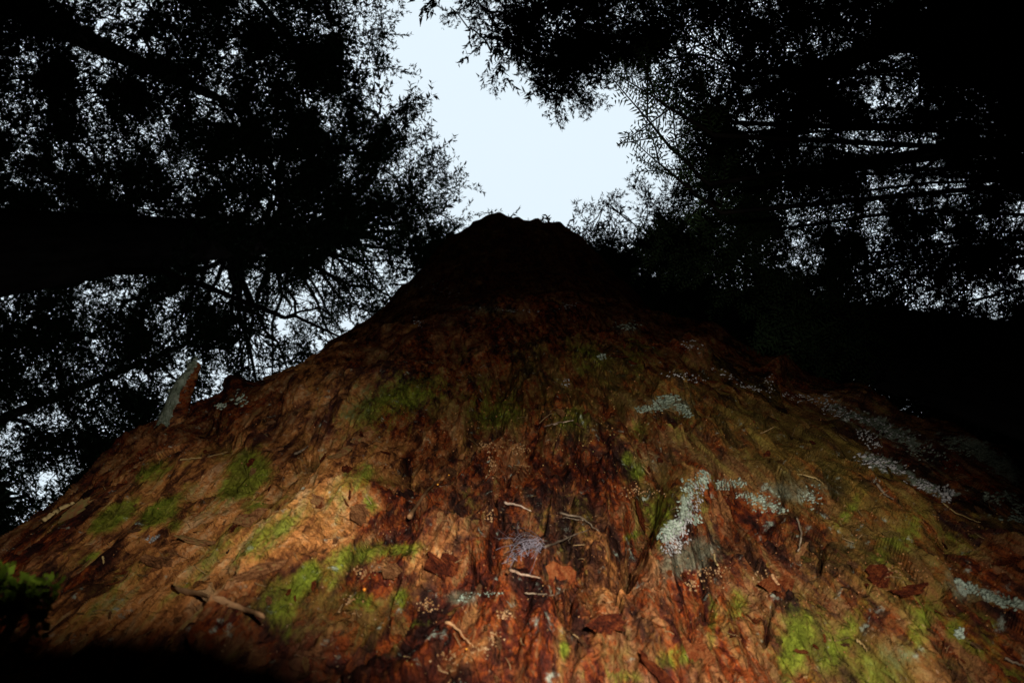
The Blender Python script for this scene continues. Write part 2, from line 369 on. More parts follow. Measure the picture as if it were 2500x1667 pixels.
# long fibrous ridges and furrows
rid = 1 - np.abs(fbm(Sg * 15, Zg * 3.0, 7, 2)) * 1.6
D += 0.012 * np.clip(rid, 0, 1) ** 2 * (1 - 0.9 * sstep(1.2, 3.5, Hh))
w1 = 0.02 * noise(S * 18, Hh * 12, 40); w2 = 0.03 * noise(S * 14, Hh * 9, 41)
f1, f2, pid, pid2 = voronoi((Sg + w1) * 15, (Zg + w2) * 4.0, 50)
e1 = sstep(0.02, 0.16, f2 - f1)
D += (0.013 * (pid - 0.5) + 0.006 * (e1 - 1)) * (1 - sstep(1.2, 4.0, Hh))
tilt = ((Zg + w2) * 6.0 % 1.0 - 0.5)
g1, g2, qid, qid2 = voronoi((Sg + 0.5 * w1) * 44, (Zg + 0.6 * w2) * 9, 60)
e2 = sstep(0.02, 0.22, g2 - g1)
near = 1 - sstep(1.4, 3.5, Hh)
D += (0.0045 * (qid - 0.5) + 0.0010 * (e2 - 1)) * near
D += 0.0016 * fbm(Sg * 70, Zg * 34, 70, 3) * near
D += 0.0060 * np.clip(1 - np.abs(fbm(Sg * 48, Zg * 3.6, 72, 2)) * 2.2, 0, 1) * (1 - sstep(0.9, 2.0, Hh))
D += 0.0030 * fbm(Sg * 90, Zg * 9, 74, 2) * (1 - sstep(0.5, 0.95, Hh)) * (1 - sstep(0.3, 0.6, np.abs(S)))
D += 0.0022 * fbm(S * 160, Hh * 110, 75, 2) * (1 - sstep(0.45, 0.85, Hh)) * (1 - sstep(0.25, 0.5, np.abs(S)))
# ledges: horizontal cracks and shelves higher on the stump
led = fbm(S * 1.4, Hh * 5.5 + 1.2 * noise(S * 2, Hh * 0.7, 81), 80, 3)
D += 0.022 * np.clip(led, -0.6, 0.6) * sstep(1.2, 2.6, Hh)
cracks = []
def crack(u0, v0, u1, v1, w=5, depth=0.02):
    """a dark fissure from one place on the stump to another"""
    global D
    L = math.hypot(u1 - u0, v1 - v0); ux, uy = (u1 - u0) / L, (v1 - v0) / L
    a = (PU - u0) * ux + (PV - v0) * uy; b2 = -(PU - u0) * uy + (PV - v0) * ux
    b2 = b2 + 6 * noise(a * 0.06, a * 0 + u0, 90) + 2.5 * noise(a * 0.2, a * 0 + v0, 91)
    k = np.exp(-(b2 / w) ** 2) * sstep(-2, 14, a) * sstep(-2, 14, L - a)
    D = D - depth * k; cracks.append(k)
for c in [(615, 1395, 705, 1385, 6), (330, 1380, 425, 1390, 4), (825, 1270, 880, 1280, 5), (1900, 1330, 1965, 1335, 5), (1390, 1380, 1385, 1400, 4),
          (1415, 1460, 1430, 1500, 4), (1540, 1330, 1520, 1520, 9), (1350, 1480, 1365, 1600, 5), (1850, 1300, 1900, 1325, 5), (2060, 1400, 2120, 1500, 6),
          (330, 1110, 370, 1095, 5), (230, 1190, 275, 1180, 4), (340, 1500, 290, 1480, 5), (1075, 1320, 1150, 1330, 6), (1500, 1500, 1530, 1660, 9),
          (2240, 1500, 2330, 1640, 7), (960, 1280, 1000, 1220, 5), (730, 1330, 690, 1350, 4), (1150, 1440, 1190, 1530, 5), (1690, 1620, 1700, 1560, 5),
          (2000, 1420, 2010, 1350, 5), (1870, 1530, 1890, 1470, 5), (700, 1100, 780, 1070, 6), (600, 1260, 580, 1290, 4)]:
    crack(*c, depth=0.016)
# knobs, hollows and shoulders that stand out in the photograph: (u, v, ru, rv, rot, metres)
for b_ in [(340, 1105, 95, 40, 25, 0.030), (530, 1075, 60, 35, 0, -0.030), (700, 1040, 75, 40, 0, -0.025), (860, 960, 130, 60, 10, 0.03), (1010, 1100, 130, 90, 30, -0.03),
           (1060, 1385, 70, 40, 0, 0.022), (900, 1330, 160, 35, 5, 0.016), (1130, 1430, 90, 50, 0, 0.012), (1290, 1340, 45, 40, 0, -0.022), (1330, 1440, 45, 50, 0, 0.014),
           (1670, 1290, 50, 150, -20, 0.036), (1570, 1300, 35, 160, -10, -0.030), (1860, 1230, 110, 45, -20, 0.030), (1900, 1290, 60, 25, 0, -0.015), (1960, 1500, 220, 50, 0, 0.010),
           (1760, 1430, 120, 30, 0, -0.016), (1610, 1480, 60, 130, 0, 0.018), (2180, 1520, 90, 160, 30, 0.025), (2330, 1400, 40, 120, 50, -0.02), (1640, 1010, 55, 30, 0, 0.06),
           (1690, 860, 60, 35, 0, 0.10), (1530, 800, 40, 22, 0, 0.10), (1885, 930, 25, 20, 0, 0.06), (480, 1020, 60, 20, 0, 0.02), (590, 985, 40, 18, 0, 0.05), (20, 1265, 40, 26, 0, 0.05),
           (2230, 1080, 150, 25, -28, 0.05), (2080, 1010, 60, 24, -28, 0.05), (2420, 1180, 120, 24, -25, 0.04), (1350, 1000, 60, 14, 0, 0.02), (1220, 880, 200, 18, 0, -0.04),
           (720, 845, 40, 20, 0, 0.07), (1250, 760, 250, 14, -3, 0.05), (1400, 1100, 60, 40, 0, 0.02), (430, 1600, 200, 60, 0, 0.0), (2440, 1450, 90, 20, -25, 0.03)]:
    D += (0.45 if b_[1] < 900 else 0.8) * b_[5] * blob(*b_[:5])
top_k = sstep(7.8, 9.1, Hh)
D += top_k * (0.05 * noise(S * 2.0, Hh * 0 + 3.3, 95) + 0.03 * noise(S * 6.0, Hh * 5, 96)) - 0.10 * sstep(8.7, 9.1, Hh)
flare = np.exp(-(Hh + 0.6) / 0.25); D += flare * 0.05 * noise(S * 1.5, Hh * 0, 97)
D = np.maximum(D, -0.12)
P = P0 + D[..., None] * np.stack([dirx, diry, np.zeros_like(dirx)], -1)
P[..., 2] += np.where(Hh > 7.5, 0.10 * top_k * (noise(S * 3.0, Hh * 0 + 9, 98) + 0.8 * blob(1215, 500, 120, 90)), 0)
P[..., 2] += 0.004 * noise(S * 60, Hh * 50, 99) * near
PU, PV = project(P); PU = np.where(infront, PU, 9e4); PV = np.where(infront, PV, 9e4)
# attributes
tanm = np.zeros_like(D); mossm = np.zeros_like(D); lichm = np.zeros_like(D); ochm = np.zeros_like(D); tealm = np.zeros_like(D)
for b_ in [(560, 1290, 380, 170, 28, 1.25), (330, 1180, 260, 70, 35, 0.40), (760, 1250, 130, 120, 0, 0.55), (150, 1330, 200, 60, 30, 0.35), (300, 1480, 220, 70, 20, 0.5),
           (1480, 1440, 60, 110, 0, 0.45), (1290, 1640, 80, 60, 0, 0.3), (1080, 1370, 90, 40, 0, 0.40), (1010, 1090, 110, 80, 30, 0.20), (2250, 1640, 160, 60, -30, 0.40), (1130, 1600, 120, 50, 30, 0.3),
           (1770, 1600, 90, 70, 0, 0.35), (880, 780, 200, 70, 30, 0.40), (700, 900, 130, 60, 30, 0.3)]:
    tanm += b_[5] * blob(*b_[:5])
for b_ in [(275, 1262, 66, 28, 30, 1.5), (388, 1252, 50, 28, 30, 1.5), (430, 1285, 26, 16, 35, 0.8), (610, 1150, 62, 52, 10, 1.2), (578, 1192, 45, 26, 10, 0.95), (372, 1150, 55, 22, 20, 0.75),
           (645, 1325, 85, 34, 38, 0.75), (222, 1360, 28, 10, 30, 0.9), (885, 1160, 45, 36, 40, 0.6), (905, 1232, 16, 26, 30, 0.9), (870, 1350, 66, 30, 10, 0.75), (985, 1342, 62, 18, 5, 0.65), (745, 1410, 28, 52, -25, 0.85),
           (885, 1465, 38, 26, 0, 0.8), (975, 1465, 30, 26, 30, 0.8), (1530, 1120, 14, 22, 0, 0.9), (1560, 1152, 20, 24, -40, 0.8), (1615, 1240, 55, 65, 0, 0.45), (1738, 1525, 14, 70, 0, 0.6), (1800, 1480, 28, 42, 0, 0.6),
           (1660, 1600, 55, 28, 20, 0.8), (1935, 1590, 30, 85, -12, 0.62), (2060, 1560, 30, 120, -30, 0.55), (2130, 1640, 60, 60, -30, 0.4), (2245, 1540, 30, 90, -30, 0.5), (2330, 1530, 20, 40, -40, 0.6),
           (2075, 1245, 18, 50, -35, 0.7), (2225, 1290, 30, 60, -25, 0.55), (2160, 1340, 34, 60, -35, 0.5), (1545, 1307, 26, 9, 20, 0.8), (1378, 1588, 12, 24, 0, 0.9), (440, 1450, 160, 30, 35, 0.35),
           (150, 1270, 60, 14, 35, 0.35), (930, 1000, 150, 60, 20, 0.36), (1240, 1000, 60, 40, 30, 0.45), (1430, 870, 50, 50, 0, 0.45), (1560, 860, 30, 60, 0, 0.4), (1010, 1520, 60, 14, 0, 0.5),
           (500, 1240, 90, 30, 30, 0.5), (560, 1320, 120, 30, 35, 0.45), (330, 1400, 120, 24, 35, 0.45), (700, 1270, 60, 30, 35, 0.45), (260, 1480, 120, 26, 30, 0.45), (830, 1210, 60, 60, 0, 0.35), (690, 1450, 60, 60, -20, 0.6), (620, 1230, 40, 20, 30, 0.6), (800, 1400, 60, 40, 0, 0.45),
           (450, 1200, 60, 20, 30, 0.5), (1000, 960, 160, 40, 20, 0.35), (1180, 1000, 60, 50, 0, 0.4), (2400, 1560, 70, 60, -30, 0.45), (2280, 1480, 70, 50, 0, 0.4), (1960, 1560, 70, 90, 0, 0.4), (1400, 1020, 40, 30, 0, 0.5), (1720, 1200, 30, 60, 0, 0.3), (1610, 1290, 30, 50, 0, 0.4),
           (2330, 1330, 70, 40, -30, 0.35), (2480, 1660, 50, 40, 0, 0.5), (1500, 1650, 80, 20, 0, 0.5), (700, 1530, 60, 40, -30, 0.45), (1650, 1030, 60, 25, 0, .35), (1560, 1050, 30, 30, 0, .5)]:
    mossm += b_[5] * blob(*b_[:5], 3.0)
for b_ in [(1690, 1350, 75, 60, 0, 0.85), (1130, 1458, 62, 24, 0, 0.8), (2000, 1190, 90, 40, -20, 0.6), (870, 1000, 130, 50, 30, 0.35), (1600, 1130, 50, 90, 0, 0.45), (1900, 1200, 70, 24, -20, 0.7),
           (1630, 1400, 40, 40, 0, 0.5), (300, 1450, 190, 24, 35, 0.45), (520, 1290, 120, 20, 35, 0.4), (2340, 1450, 60, 40, -30, 0.4), (2300, 1400, 200, 60, -35, 0.2), (2200, 1590, 80, 50, -20, 0.4),
           (1240, 1240, 60, 14, 30, 0.4), (1530, 800, 45, 20, 0, 0.7), (1690, 850, 70, 24, 0, 0.5), (1250, 758, 250, 10, -3, 0.4), (1640, 985, 90, 20, 0, 0.7), (980, 700, 160, 24, 10, 0.35),
           (2200, 1080, 300, 50, -28, 0.5), (1090, 760, 120, 40, 10, 0.2), (2030, 1640, 120, 40, 0, 0.2)]:
    lichm += b_[5] * blob(*b_[:5])
for b_ in [(2100, 1250, 500, 200, -30, 0.25), (1450, 950, 500, 120, 0, 0.25), (560, 1300, 420, 120, 30, 0.40), (1000, 1500, 500, 90, 0, 0.25), (1600, 1600, 300, 70, 0, 0.35), (2000, 1120, 330, 110, -28, 0.65), (2200, 1420, 330, 130, -32, 0.50), (1350, 1000, 320, 70, 0, 0.45), (1620, 1200, 100, 110, 0, 0.65), (450, 1130, 260, 60, 32, 0.30), (800, 1480, 190, 60, 0, 0.45),
           (2100, 1620, 260, 70, -20, 0.55), (1720, 1500, 130, 60, 0, 0.3), (850, 1200, 100, 80, 0, 0.4), (1450, 880, 260, 60, 0, 0.4), (900, 1560, 120, 60, 0, 0.4), (700, 1380, 140, 90, 30, 0.3)]:
    ochm += b_[5] * blob(*b_[:5])  # olive bark tone; on the right flank also toned to imitate flash falloff
for b_ in [(1715, 1170, 16, 18, 0, .9), (1680, 1200, 18, 28, 0, .9), (1672, 1240, 16, 24, 0, .9), (1645, 1290, 28, 24, 30, .9), (1765, 1182, 24, 12, -20, .8), (1800, 1178, 26, 10, 0, .8), (1835, 1212, 34, 11, -10, .8), (1885, 1232, 40, 14, -18, .8),
           (1630, 978, 34, 11, 10, .8), (1590, 996, 40, 9, 5, .8), (1670, 1002, 26, 11, -30, .8), (2140, 1130, 50, 18, -20, .7), (2200, 1150, 80, 16, -30, .75), (2270, 1190, 50, 14, -25, .75), (2050, 1005, 46, 14, -25, .7), (2130, 1030, 80, 16, -25, .6),
           (2200, 1062, 110, 22, -25, .7), (2350, 1090, 70, 20, -20, .7), (2420, 1112, 80, 20, -30, .7), (2460, 1150, 70, 24, -25, .7), (2445, 1215, 40, 20, 0, .7), (2360, 1430, 30, 12, -30, .8), (2420, 1455, 34, 12, -25, .8), (2470, 1472, 40, 14, -15, .8), (2345, 1545, 14, 12, 0, .9), (1900, 1200, 60, 20, -20, .5)]:
    tealm += b_[5] * blob(*b_[:5], 3.0)
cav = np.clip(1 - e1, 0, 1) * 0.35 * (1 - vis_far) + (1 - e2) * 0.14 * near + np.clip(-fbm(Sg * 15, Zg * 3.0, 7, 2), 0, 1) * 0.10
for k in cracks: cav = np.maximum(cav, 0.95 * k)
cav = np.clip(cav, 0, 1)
plate = np.clip(0.55 * pid2 + 0.45 * qid2 * near + 0.22 * (1 - near), 0, 1)
rows = len(hs)
idx = np.arange(rows - 1)[:, None] * NC + np.arange(NC)[None]
nxt = np.arange(rows - 1)[:, None] * NC + ((np.arange(NC) + 1) % NC)[None]
FQ = np.stack([idx, nxt, nxt + NC, idx + NC], -1).reshape(-1, 4)
stump = thing('tree_stump', 'huge leaning rotten conifer stump with red crumbling bark, moss and grey lichen', 'tree stump', (float(base_c[0, 0]), float(base_c[0, 1]), -EYE))
SO = np.array(stump.location)
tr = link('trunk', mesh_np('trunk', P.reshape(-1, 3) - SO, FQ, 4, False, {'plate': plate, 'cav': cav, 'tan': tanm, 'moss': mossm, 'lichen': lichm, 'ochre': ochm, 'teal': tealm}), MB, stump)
# broken top: rings stepping inwards over the last row
TT = Tris(); ring = P[-1][::4]; n4 = len(ring); cc = ring.mean(0); rings = []
for k, (sc_, dz) in enumerate([(1.0, 0.0), (0.965, 0.05), (0.90, 0.03), (0.7, -0.12), (0.4, -0.25), (0.02, -0.3)]):
    rg = cc + (ring - cc) * sc_; rg[:, 2] = ring[:, 2] + dz + (0.04 * noise(np.arange(n4) * 0.15, np.full(n4, k * 3.3), 120 + k) if k else -0.002); rings.append(rg)
V = np.concatenate(rings); i = np.arange(len(rings) - 1)[:, None] * n4; j = np.arange(n4)[None]; k2 = (j + 1) % n4
a, b2, c, d = (i + j).ravel(), (i + k2).ravel(), (i + n4 + k2).ravel(), (i + n4 + j).ravel()
TT.add(V, np.concatenate([np.stack([a, b2, c], 1), np.stack([a, c, d], 1)]))
link('broken_top', TT.mesh('broken_top', True, SO), simple('weathered_broken_wood', (0.05, 0.04, 0.03), (0.19, 0.17, 0.13), 9), stump)

# where a place of the photograph lies on the stump
GU, GV = project(P); zc_ = (P @ M)[..., 2]
ok = (zc_ > 0.05) & (GU > -60) & (GU < 2560) & (GV > 380) & (GV < 1760)
ex = P[:, 1:] ; Tn = np.zeros_like(P)
du = np.roll(P, -3, 1) - np.roll(P, 3, 1); dv = np.zeros_like(P); dv[3:-3] = P[6:] - P[:-6]; dv[:3] = dv[3]; dv[-3:] = dv[-4]
NRM = np.cross(du, dv); NRM /= np.linalg.norm(NRM, axis=-1)[..., None] + 1e-12
facing = (NRM * P).sum(-1) < 0                      # faces the camera at the origin
ok &= facing
okP, okU, okV, okN = P[ok], GU[ok], GV[ok], NRM[ok]
def on_stump(u, v):
    d2 = (okU - u) ** 2 + (okV - v) ** 2; m_ = d2.min()
    c_ = np.nonzero(d2 < m_ + 9)[0]; c_ = c_[np.argmin(np.linalg.norm(okP[c_], axis=1))]
    n_ = okN[c_]; rad = unit([n_[0], n_[1], 0.0]); nn = unit(0.5 * n_ + 0.5 * rad)
    return okP[c_].copy(), nn
def frame_at(u, v, du_=0.0, dv_=-1.0):
    """point, normal and in-surface direction that runs along (du_, dv_) in the photograph"""
    p, n = on_stump(u, v); L = np.linalg.norm(p); q = ray(u + du_ * 6, v + dv_ * 6); q = q / np.linalg.norm(q)
    den = q.dot(n); tq = p.dot(n) / den if abs(den) > 0.05 else L
    if tq <= 0 or tq > 3 * L: tq = L
    e = q * tq - p; e -= n * e.dot(n)
    return p, n, unit(e) if np.linalg.norm(e) > 1e-9 else unit(np.cross(n, [1, 0, 0]))
def metres(p, px): return px * np.linalg.norm(p) / F_PX   # photograph pixels across -> metres there

# ---- bark flakes: loose irregular plates standing proud of the bark, a dozen shapes shared
def flake_mesh(kind, seed):
    r = np.random.default_rng(seed); n = 21; an = np.sort(np.arange(n) / n * 2 * PI + r.normal(0, 0.07, n))
    rr = 1 + 0.22 * np.sin(an * 2 + r.random() * 6) + 0.12 * np.sin(an * 5 + r.random() * 6) + r.normal(0, 0.15, n); rr = np.clip(rr, 0.5, 1.45); asp = r.uniform(0.42, 0.9)
    o2 = np.stack([np.cos(an) * rr, np.sin(an) * rr * asp], 1)
    curl = r.uniform(0.05, 0.28); tw = r.normal(0, 0.12)
    def z_(q): return curl * (q[:, 0] ** 2 - 0.4) + tw * q[:, 0] * q[:, 1] + r.normal(0, 0.03, len(q))
    inner_ = o2 * 0.55 + r.normal(0, 0.05, o2.shape)
    top = np.concatenate([np.c_[o2, z_(o2) + 0.07], np.c_[inner_, z_(inner_) + 0.14], [[0, 0, 0.15]]])
    bot = np.c_[o2 * 0.93, z_(o2) - 0.06]
    V = np.concatenate([top, bot]); F = []
    for k in range(n):
        k1 = (k + 1) % n
        F += [(k, k1, n + k1), (k, n + k1, n + k), (n + k, n + k1, 2 * n), (2 * n + 1 + k, 2 * n + 1 + k1, k1), (2 * n + 1 + k, k1, k)]
    return mesh_np('bark_flake', V, F, 3, False)
FLM = {}
for kd in range(4):
    for s_ in range(7):
        me = flake_mesh(kd, 100 + s_); me.materials.append(M_FL[kd]); FLM[(kd, s_)] = me
def place_mesh(name, me, p, n, e, sx, sy, sz, parent=stump, mt=None):
    f = unit(np.cross(n, e)); o = link(name, me, mt, parent)
    o.matrix_local = Matrix(((e[0] * sx, f[0] * sy, n[0] * sz, p[0] - SO[0]), (e[1] * sx, f[1] * sy, n[1] * sz, p[1] - SO[1]), (e[2] * sx, f[2] * sy, n[2] * sz, p[2] - SO[2]), (0, 0, 0, 1)))
    return o
def zone_kind(u, v):
    if u < 820 and v > 1050: return random.choice([1, 1, 1, 0, 2])
    if u > 1850: return random.choice([3, 2, 0, 0])
    return random.choice([0, 0, 0, 2, 1])
flk = 0
hand = [(880, 1265, 60, 30, 1), (640, 1395, 70, 25, 1), (390, 1375, 55, 25, 1), (300, 1195, 60, 12, 1), (1080, 1385, 60, 45, 0), (1560, 1260, 35, 45, 0), (1350, 1430, 45, 50, 0), (1960, 1352, 11, 22, 1),
        (1370, 1010, 50, 12, 1), (830, 1110, 45, 22, 1), (880, 1075, 50, 20, 1), (1900, 1430, 30, 40, 0), (2150, 1410, 40, 20, 0), (2220, 1445, 35, 18, 0), (180, 1250, 60, 12, 1), (2470, 1370, 30, 15, 0),
        (500, 1330, 60, 30, 1), (610, 1270, 50, 30, 1), (950, 1400, 35, 25, 1), (1600, 1640, 50, 40, 0), (1690, 1600, 60, 30, 0), (1480, 1530, 40, 30, 0), (780, 1225, 28, 35, 1)]
for (u, v, a_, b_, kd) in hand:
    p, n, e = frame_at(u, v, 1, -0.35 if u < 1000 else 0.3)
    s_ = metres(p, a_) ; place_mesh('bark_flake', FLM[(kd, flk % 7)], p + n * 0.002, unit(n + 0.25 * RNG.normal(size=3)), e, s_, metres(p, b_) * 1.4, s_ * 0.35); flk += 1
while flk < 255:
    v = random.uniform(820, 1690); u = random.uniform(0, 2500)
    if v < 610 + 0.66 * abs(u - 1000) + 60 and u < 1000: continue
    if u > 1440 and v < 585 + 0.52 * (u - 1440) + 60: continue
    az = math.atan2(u - ZEN[0], v - ZEN[1]); du_, dv_ = -math.sin(az) + random.gauss(0, 0.35), -math.cos(az) + random.gauss(0, 0.35)
    p, n, e = frame_at(u, v, du_, dv_)
    s_ = metres(p, random.uniform(6, 19)); kd = zone_kind(u, v)
    nn = unit(n + 0.22 * RNG.normal(size=3)); e = unit(e - nn * e.dot(nn))
    place_mesh('bark_flake', FLM[(kd, random.randrange(7))], p + n * 0.0015, nn, e, s_, s_ * random.uniform(0.5, 0.9), s_ * random.uniform(0.25, 0.45)); flk += 1

# ---- lichen: crusts made of many small crinkled lobes
def lichen_patch(blobs, mt, n, smin=4, smax=9, label=None, lift=0.003):
    T_ = Tris()
    for _ in range(int(n * (2.4 if mt is M_LICH and blobs[0][0] < 1750 else 1.5))):
        b_ = random.choice(blobs); r_ = random.random() ** 0.75 * 1.35; q = random.random() * 2 * PI
        rot = math.radians(b_[4]); du_ = math.cos(q) * r_ * b_[2]; dv_ = math.sin(q) * r_ * b_[3]
        u = b_[0] + du_ * math.cos(rot) + dv_ * math.sin(rot); v = b_[1] - du_ * math.sin(rot) + dv_ * math.cos(rot)
        p, nn = on_stump(u, v); s = metres(p, random.uniform(smin * 0.5, smax) * 0.50); k = 7
        nn = unit(nn + RNG.normal(0, 0.22, 3)); a_ = unit(np.cross(nn, RNG.normal(size=3))); c_ = np.cross(nn, a_)
        an = np.arange(k) / k * 2 * PI; rr = s * (0.6 + 1.1 * RNG.random(k)); zz = s * (0.05 + 0.35 * RNG.random(k))
        O = p + nn * (lift * 0.4 * random.random() + 0.08 * s)
        ringv = O + rr[:, None] * (np.cos(an)[:, None] * a_ + np.sin(an)[:, None] * c_) + zz[:, None] * nn
        low = O + 0.75 * rr[:, None] * (np.cos(an)[:, None] * a_ + np.sin(an)[:, None] * c_) - 0.5 * s * nn
        V = np.concatenate([ringv, [O + nn * s * 0.1], low]); jj = np.arange(k); kk = (jj + 1) % k
        T_.add(V, np.concatenate([np.stack([jj, kk, np.full(k, k)], 1), np.stack([jj, k + 1 + kk, kk], 1), np.stack([jj, k + 1 + jj, k + 1 + kk], 1)]))
    o = link('lichen_patch', T_.mesh('lichen_patch', True, SO), mt, stump); o['kind'] = 'stuff'
    if label: o['label'] = label
    return o
lichen_patch([(1715, 1170, 14, 16, 0), (1680, 1200, 16, 26, 0), (1672, 1240, 14, 20, 0), (1640, 1290, 24, 16, 30), (1620, 1310, 14, 10, 0), (1700, 1268, 10, 12, 0)], M_LICH, 190, 4, 8, 'thick blue green lichen crust on a ridge')
lichen_patch([(1690, 1235, 14, 50, -22), (1655, 1300, 26, 34, -20), (1640, 1330, 20, 20, 0)], M_LICHW, 240, 3, 7, 'white streak of powdery lichen')
lichen_patch([(1765, 1182, 18, 10, -20), (1800, 1178, 22, 8, 0), (1830, 1212, 30, 9, -10), (1880, 1232, 36, 12, -18)], M_LICH, 110, 3, 7)
lichen_patch([(1630, 975, 26, 9, 10), (1590, 995, 34, 7, 5), (1670, 1000, 20, 9, -30)], M_LICH, 130, 4, 8, 'pale lichen along the top of a knob')
lichen_patch([(2140, 1130, 46, 13, -20), (2200, 1150, 70, 13, -30), (2270, 1190, 46, 10, -25), (2310, 1205, 16, 16, 0)], M_LICHW, 200, 3, 8)
lichen_patch([(2020, 985, 10, 20, 0), (2050, 1005, 40, 10, -25), (2130, 1030, 70, 10, -25), (2200, 1060, 90, 16, -25), (2120, 1070, 30, 14, -30), (1985, 975, 26, 5, -20)], M_LICHW, 230, 3, 6)
lichen_patch([(2230, 1090, 90, 18, -25), (2350, 1090, 40, 14, -20), (2420, 1110, 60, 14, -30), (2460, 1150, 50, 18, -25)], M_LICH, 230, 3, 6)
lichen_patch([(2445, 1215, 34, 16, 0), (2490, 1240, 20, 20, 0), (2480, 1265, 26, 8, 0)], M_LICH, 90, 3, 7)
lichen_patch([(2360, 1430, 26, 10, -30), (2420, 1455, 30, 9, -25), (2470, 1470, 34, 12, -15)], M_LICH, 120, 3, 8, 'pale green lichen ridge')
lichen_patch([(1532, 795, 26, 9, 0), (1470, 870, 8, 6, 0)], M_LICH, 50, 3, 6)
lichen_patch([(1250, 758, 60, 3, -3), (1390, 745, 26, 5, 10), (1380, 932, 10, 9, 0)], M_LICHW, 60, 2, 5)
lichen_patch([(1690, 845, 34, 12, 0), (1655, 915, 30, 6, 0), (1700, 925, 24, 6, 0), (1775, 915, 30, 4, -25), (1880, 940, 12, 22, 0), (1830, 945, 34, 5, -15), (1935, 970, 20, 8, -20)], M_LICHW, 120, 2, 5)
lichen_patch([(1020, 700, 60, 10, 10), (1090, 715, 26, 8, 0), (1020, 785, 14, 6, -30), (980, 680, 30, 8, 0)], M_LICHW, 60, 2, 5)
lichen_patch([(585, 975, 16, 11, 0), (540, 990, 12, 5, 0)], M_LICH, 46, 4, 8, 'small green lichen tuft on the left shoulder')
lichen_patch([(375, 1312, 16, 7, 35)], M_LICHW, 24, 3, 6)
lichen_patch([(2345, 1545, 12, 11, 0)], M_LICH, 20, 4, 7)
lichen_patch([(1130, 1462, 8, 6, 0), (1180, 1450, 40, 5, 0)], M_LICH, 24, 3, 5)
lichen_patch([(1985, 1215, 20, 26, 0), (1865, 1225, 30, 20, 0)], M_LICH, 60, 3, 6)

# ---- frass: clusters of pale wood crumbs
def crumbs(blobs, n, smin=2.5, smax=6, mt=M_FRASS):
    T_ = Tris()
    for _ in range(int(n * 1.6)):
        b_ = random.choice(blobs); u = random.gauss(b_[0], b_[2] * 0.55); v = random.gauss(b_[1], b_[3] * 0.55)
        p, nn = on_stump(u, v); s = metres(p, random.uniform(smin, smax) * 0.6)
        V = np.array([[1, 0, 0], [-1, 0, 0], [0, 1, 0], [0, -1, 0], [0, 0, 1], [0, 0, -1]]) * s * (0.6 + 0.7 * RNG.random((6, 1))) @ np.linalg.qr(RNG.normal(size=(3, 3)))[0]
        T_.add(V + p + nn * s * 0.4, [(0, 2, 4), (2, 1, 4), (1, 3, 4), (3, 0, 4), (2, 0, 5), (1, 2, 5), (3, 1, 5), (0, 3, 5)])
    o = link('wood_crumbs', T_.mesh('wood_crumbs', False, SO), mt, stump); o['kind'] = 'stuff'; return o
crumbs([(880, 1395, 26, 9), (855, 1470, 22, 20), (1050, 1478, 22, 14), (1205, 1555, 14, 20), (1175, 1580, 20, 14), (1090, 1640, 30, 20), (1230, 1500, 14, 14), (1120, 1600, 40, 12), (1690, 1430, 16, 14),
        (1270, 1095, 26, 8), (1180, 1090, 22, 10), (1195, 1260, 20, 16), (1075, 1345, 40, 8), (2170, 1400, 22, 12), (1560, 1200, 40, 12), (1200, 1130, 12, 30), (1740, 1400, 50, 20), (1860, 1420, 26, 26)], 420)
crumbs([(1000, 1300, 700, 260), (1700, 1420, 600, 200), (1300, 1050, 500, 120), (2200, 1400, 300, 200)], 500, 1.5, 3.5, M_FL[1])

# ---- fine hair roots and fibres lying against the bark
T_ = Tris()
for _ in range(130):
    u = random.uniform(100, 2450); v = random.uniform(1000, 1660)
    if u < 1000 and v < 700 + 0.66 * (1000 - u): continue
    if u > 1440 and v < 660 + 0.52 * (u - 1440): continue
    az = random.uniform(0, 2 * PI); p, n, e = frame_at(u, v, math.cos(az), math.sin(az)); L = metres(p, random.uniform(10, 42)); f = np.cross(n, e)
    cu = random.gauss(0, 0.5); q = np.linspace(0, 1, 4)
    pts = p + n * (0.0025 + 0.05 * L * np.sin(q * PI))[:, None] + e * (q * L)[:, None] + f * (cu * q * q * L)[:, None]
    T_.add(*tube(pts, metres(p, random.uniform(0.4, 0.9)), 3, cap=False))
o = link('hair_roots', T_.mesh('hair_roots', False, SO), M_HAIR, stump); o['kind'] = 'stuff'

# ---- broken branch stub on the left shoulder
pb, nb, _ = frame_at(425, 1035); hb = pb[2]
stub_base = pb + np.array([0.02, 0.05, -0.05])
L0 = np.linalg.norm(pb)
tip = unit(ray(478, 890)) * (L0 * 1.0); mid = unit(ray(440, 955)) * (L0 * 0.985); mid2 = unit(ray(462, 915)) * (L0 * 0.99); b0 = unit(ray(405, 1050)) * (L0 * 1.0)
pts = np.array([stub_base * 0.3 + b0 * 0.7 + np.array([0, 0.03, 0]), b0, 0.5 * (b0 + mid), mid, mid2, tip, tip + 0.12 * (tip - mid2)])
fi = np.linspace(0, 1, 34); pk = np.linspace(0, 1, len(pts)); pts = np.stack([np.interp(fi, pk, pts[:, c_]) for c_ in range(3)], 1)
rr = np.interp(fi, [0, .2, .45, .65, .85, .95, 1], np.array([27, 24, 20, 17, 15, 12, 8])) * L0 / F_PX
Vs, Fs = tube(pts, rr, 22, 0.9, 0.0)
nrm_s = Vs - np.concatenate([np.repeat(pts, 22, 0), pts[:1], pts[-1:]]); 
Vs = Vs + nrm_s * (0.55 * fbm(Vs[:, 0] * 24 + Vs[:, 1] * 12, Vs[:, 2] * 24, 130, 4))[:, None]
PUs, PVs = project(Vs); cu_, cv_ = project(pts); cuu = np.interp(-PVs, -cv_, cu_) if cv_[0] > cv_[-1] else PUs
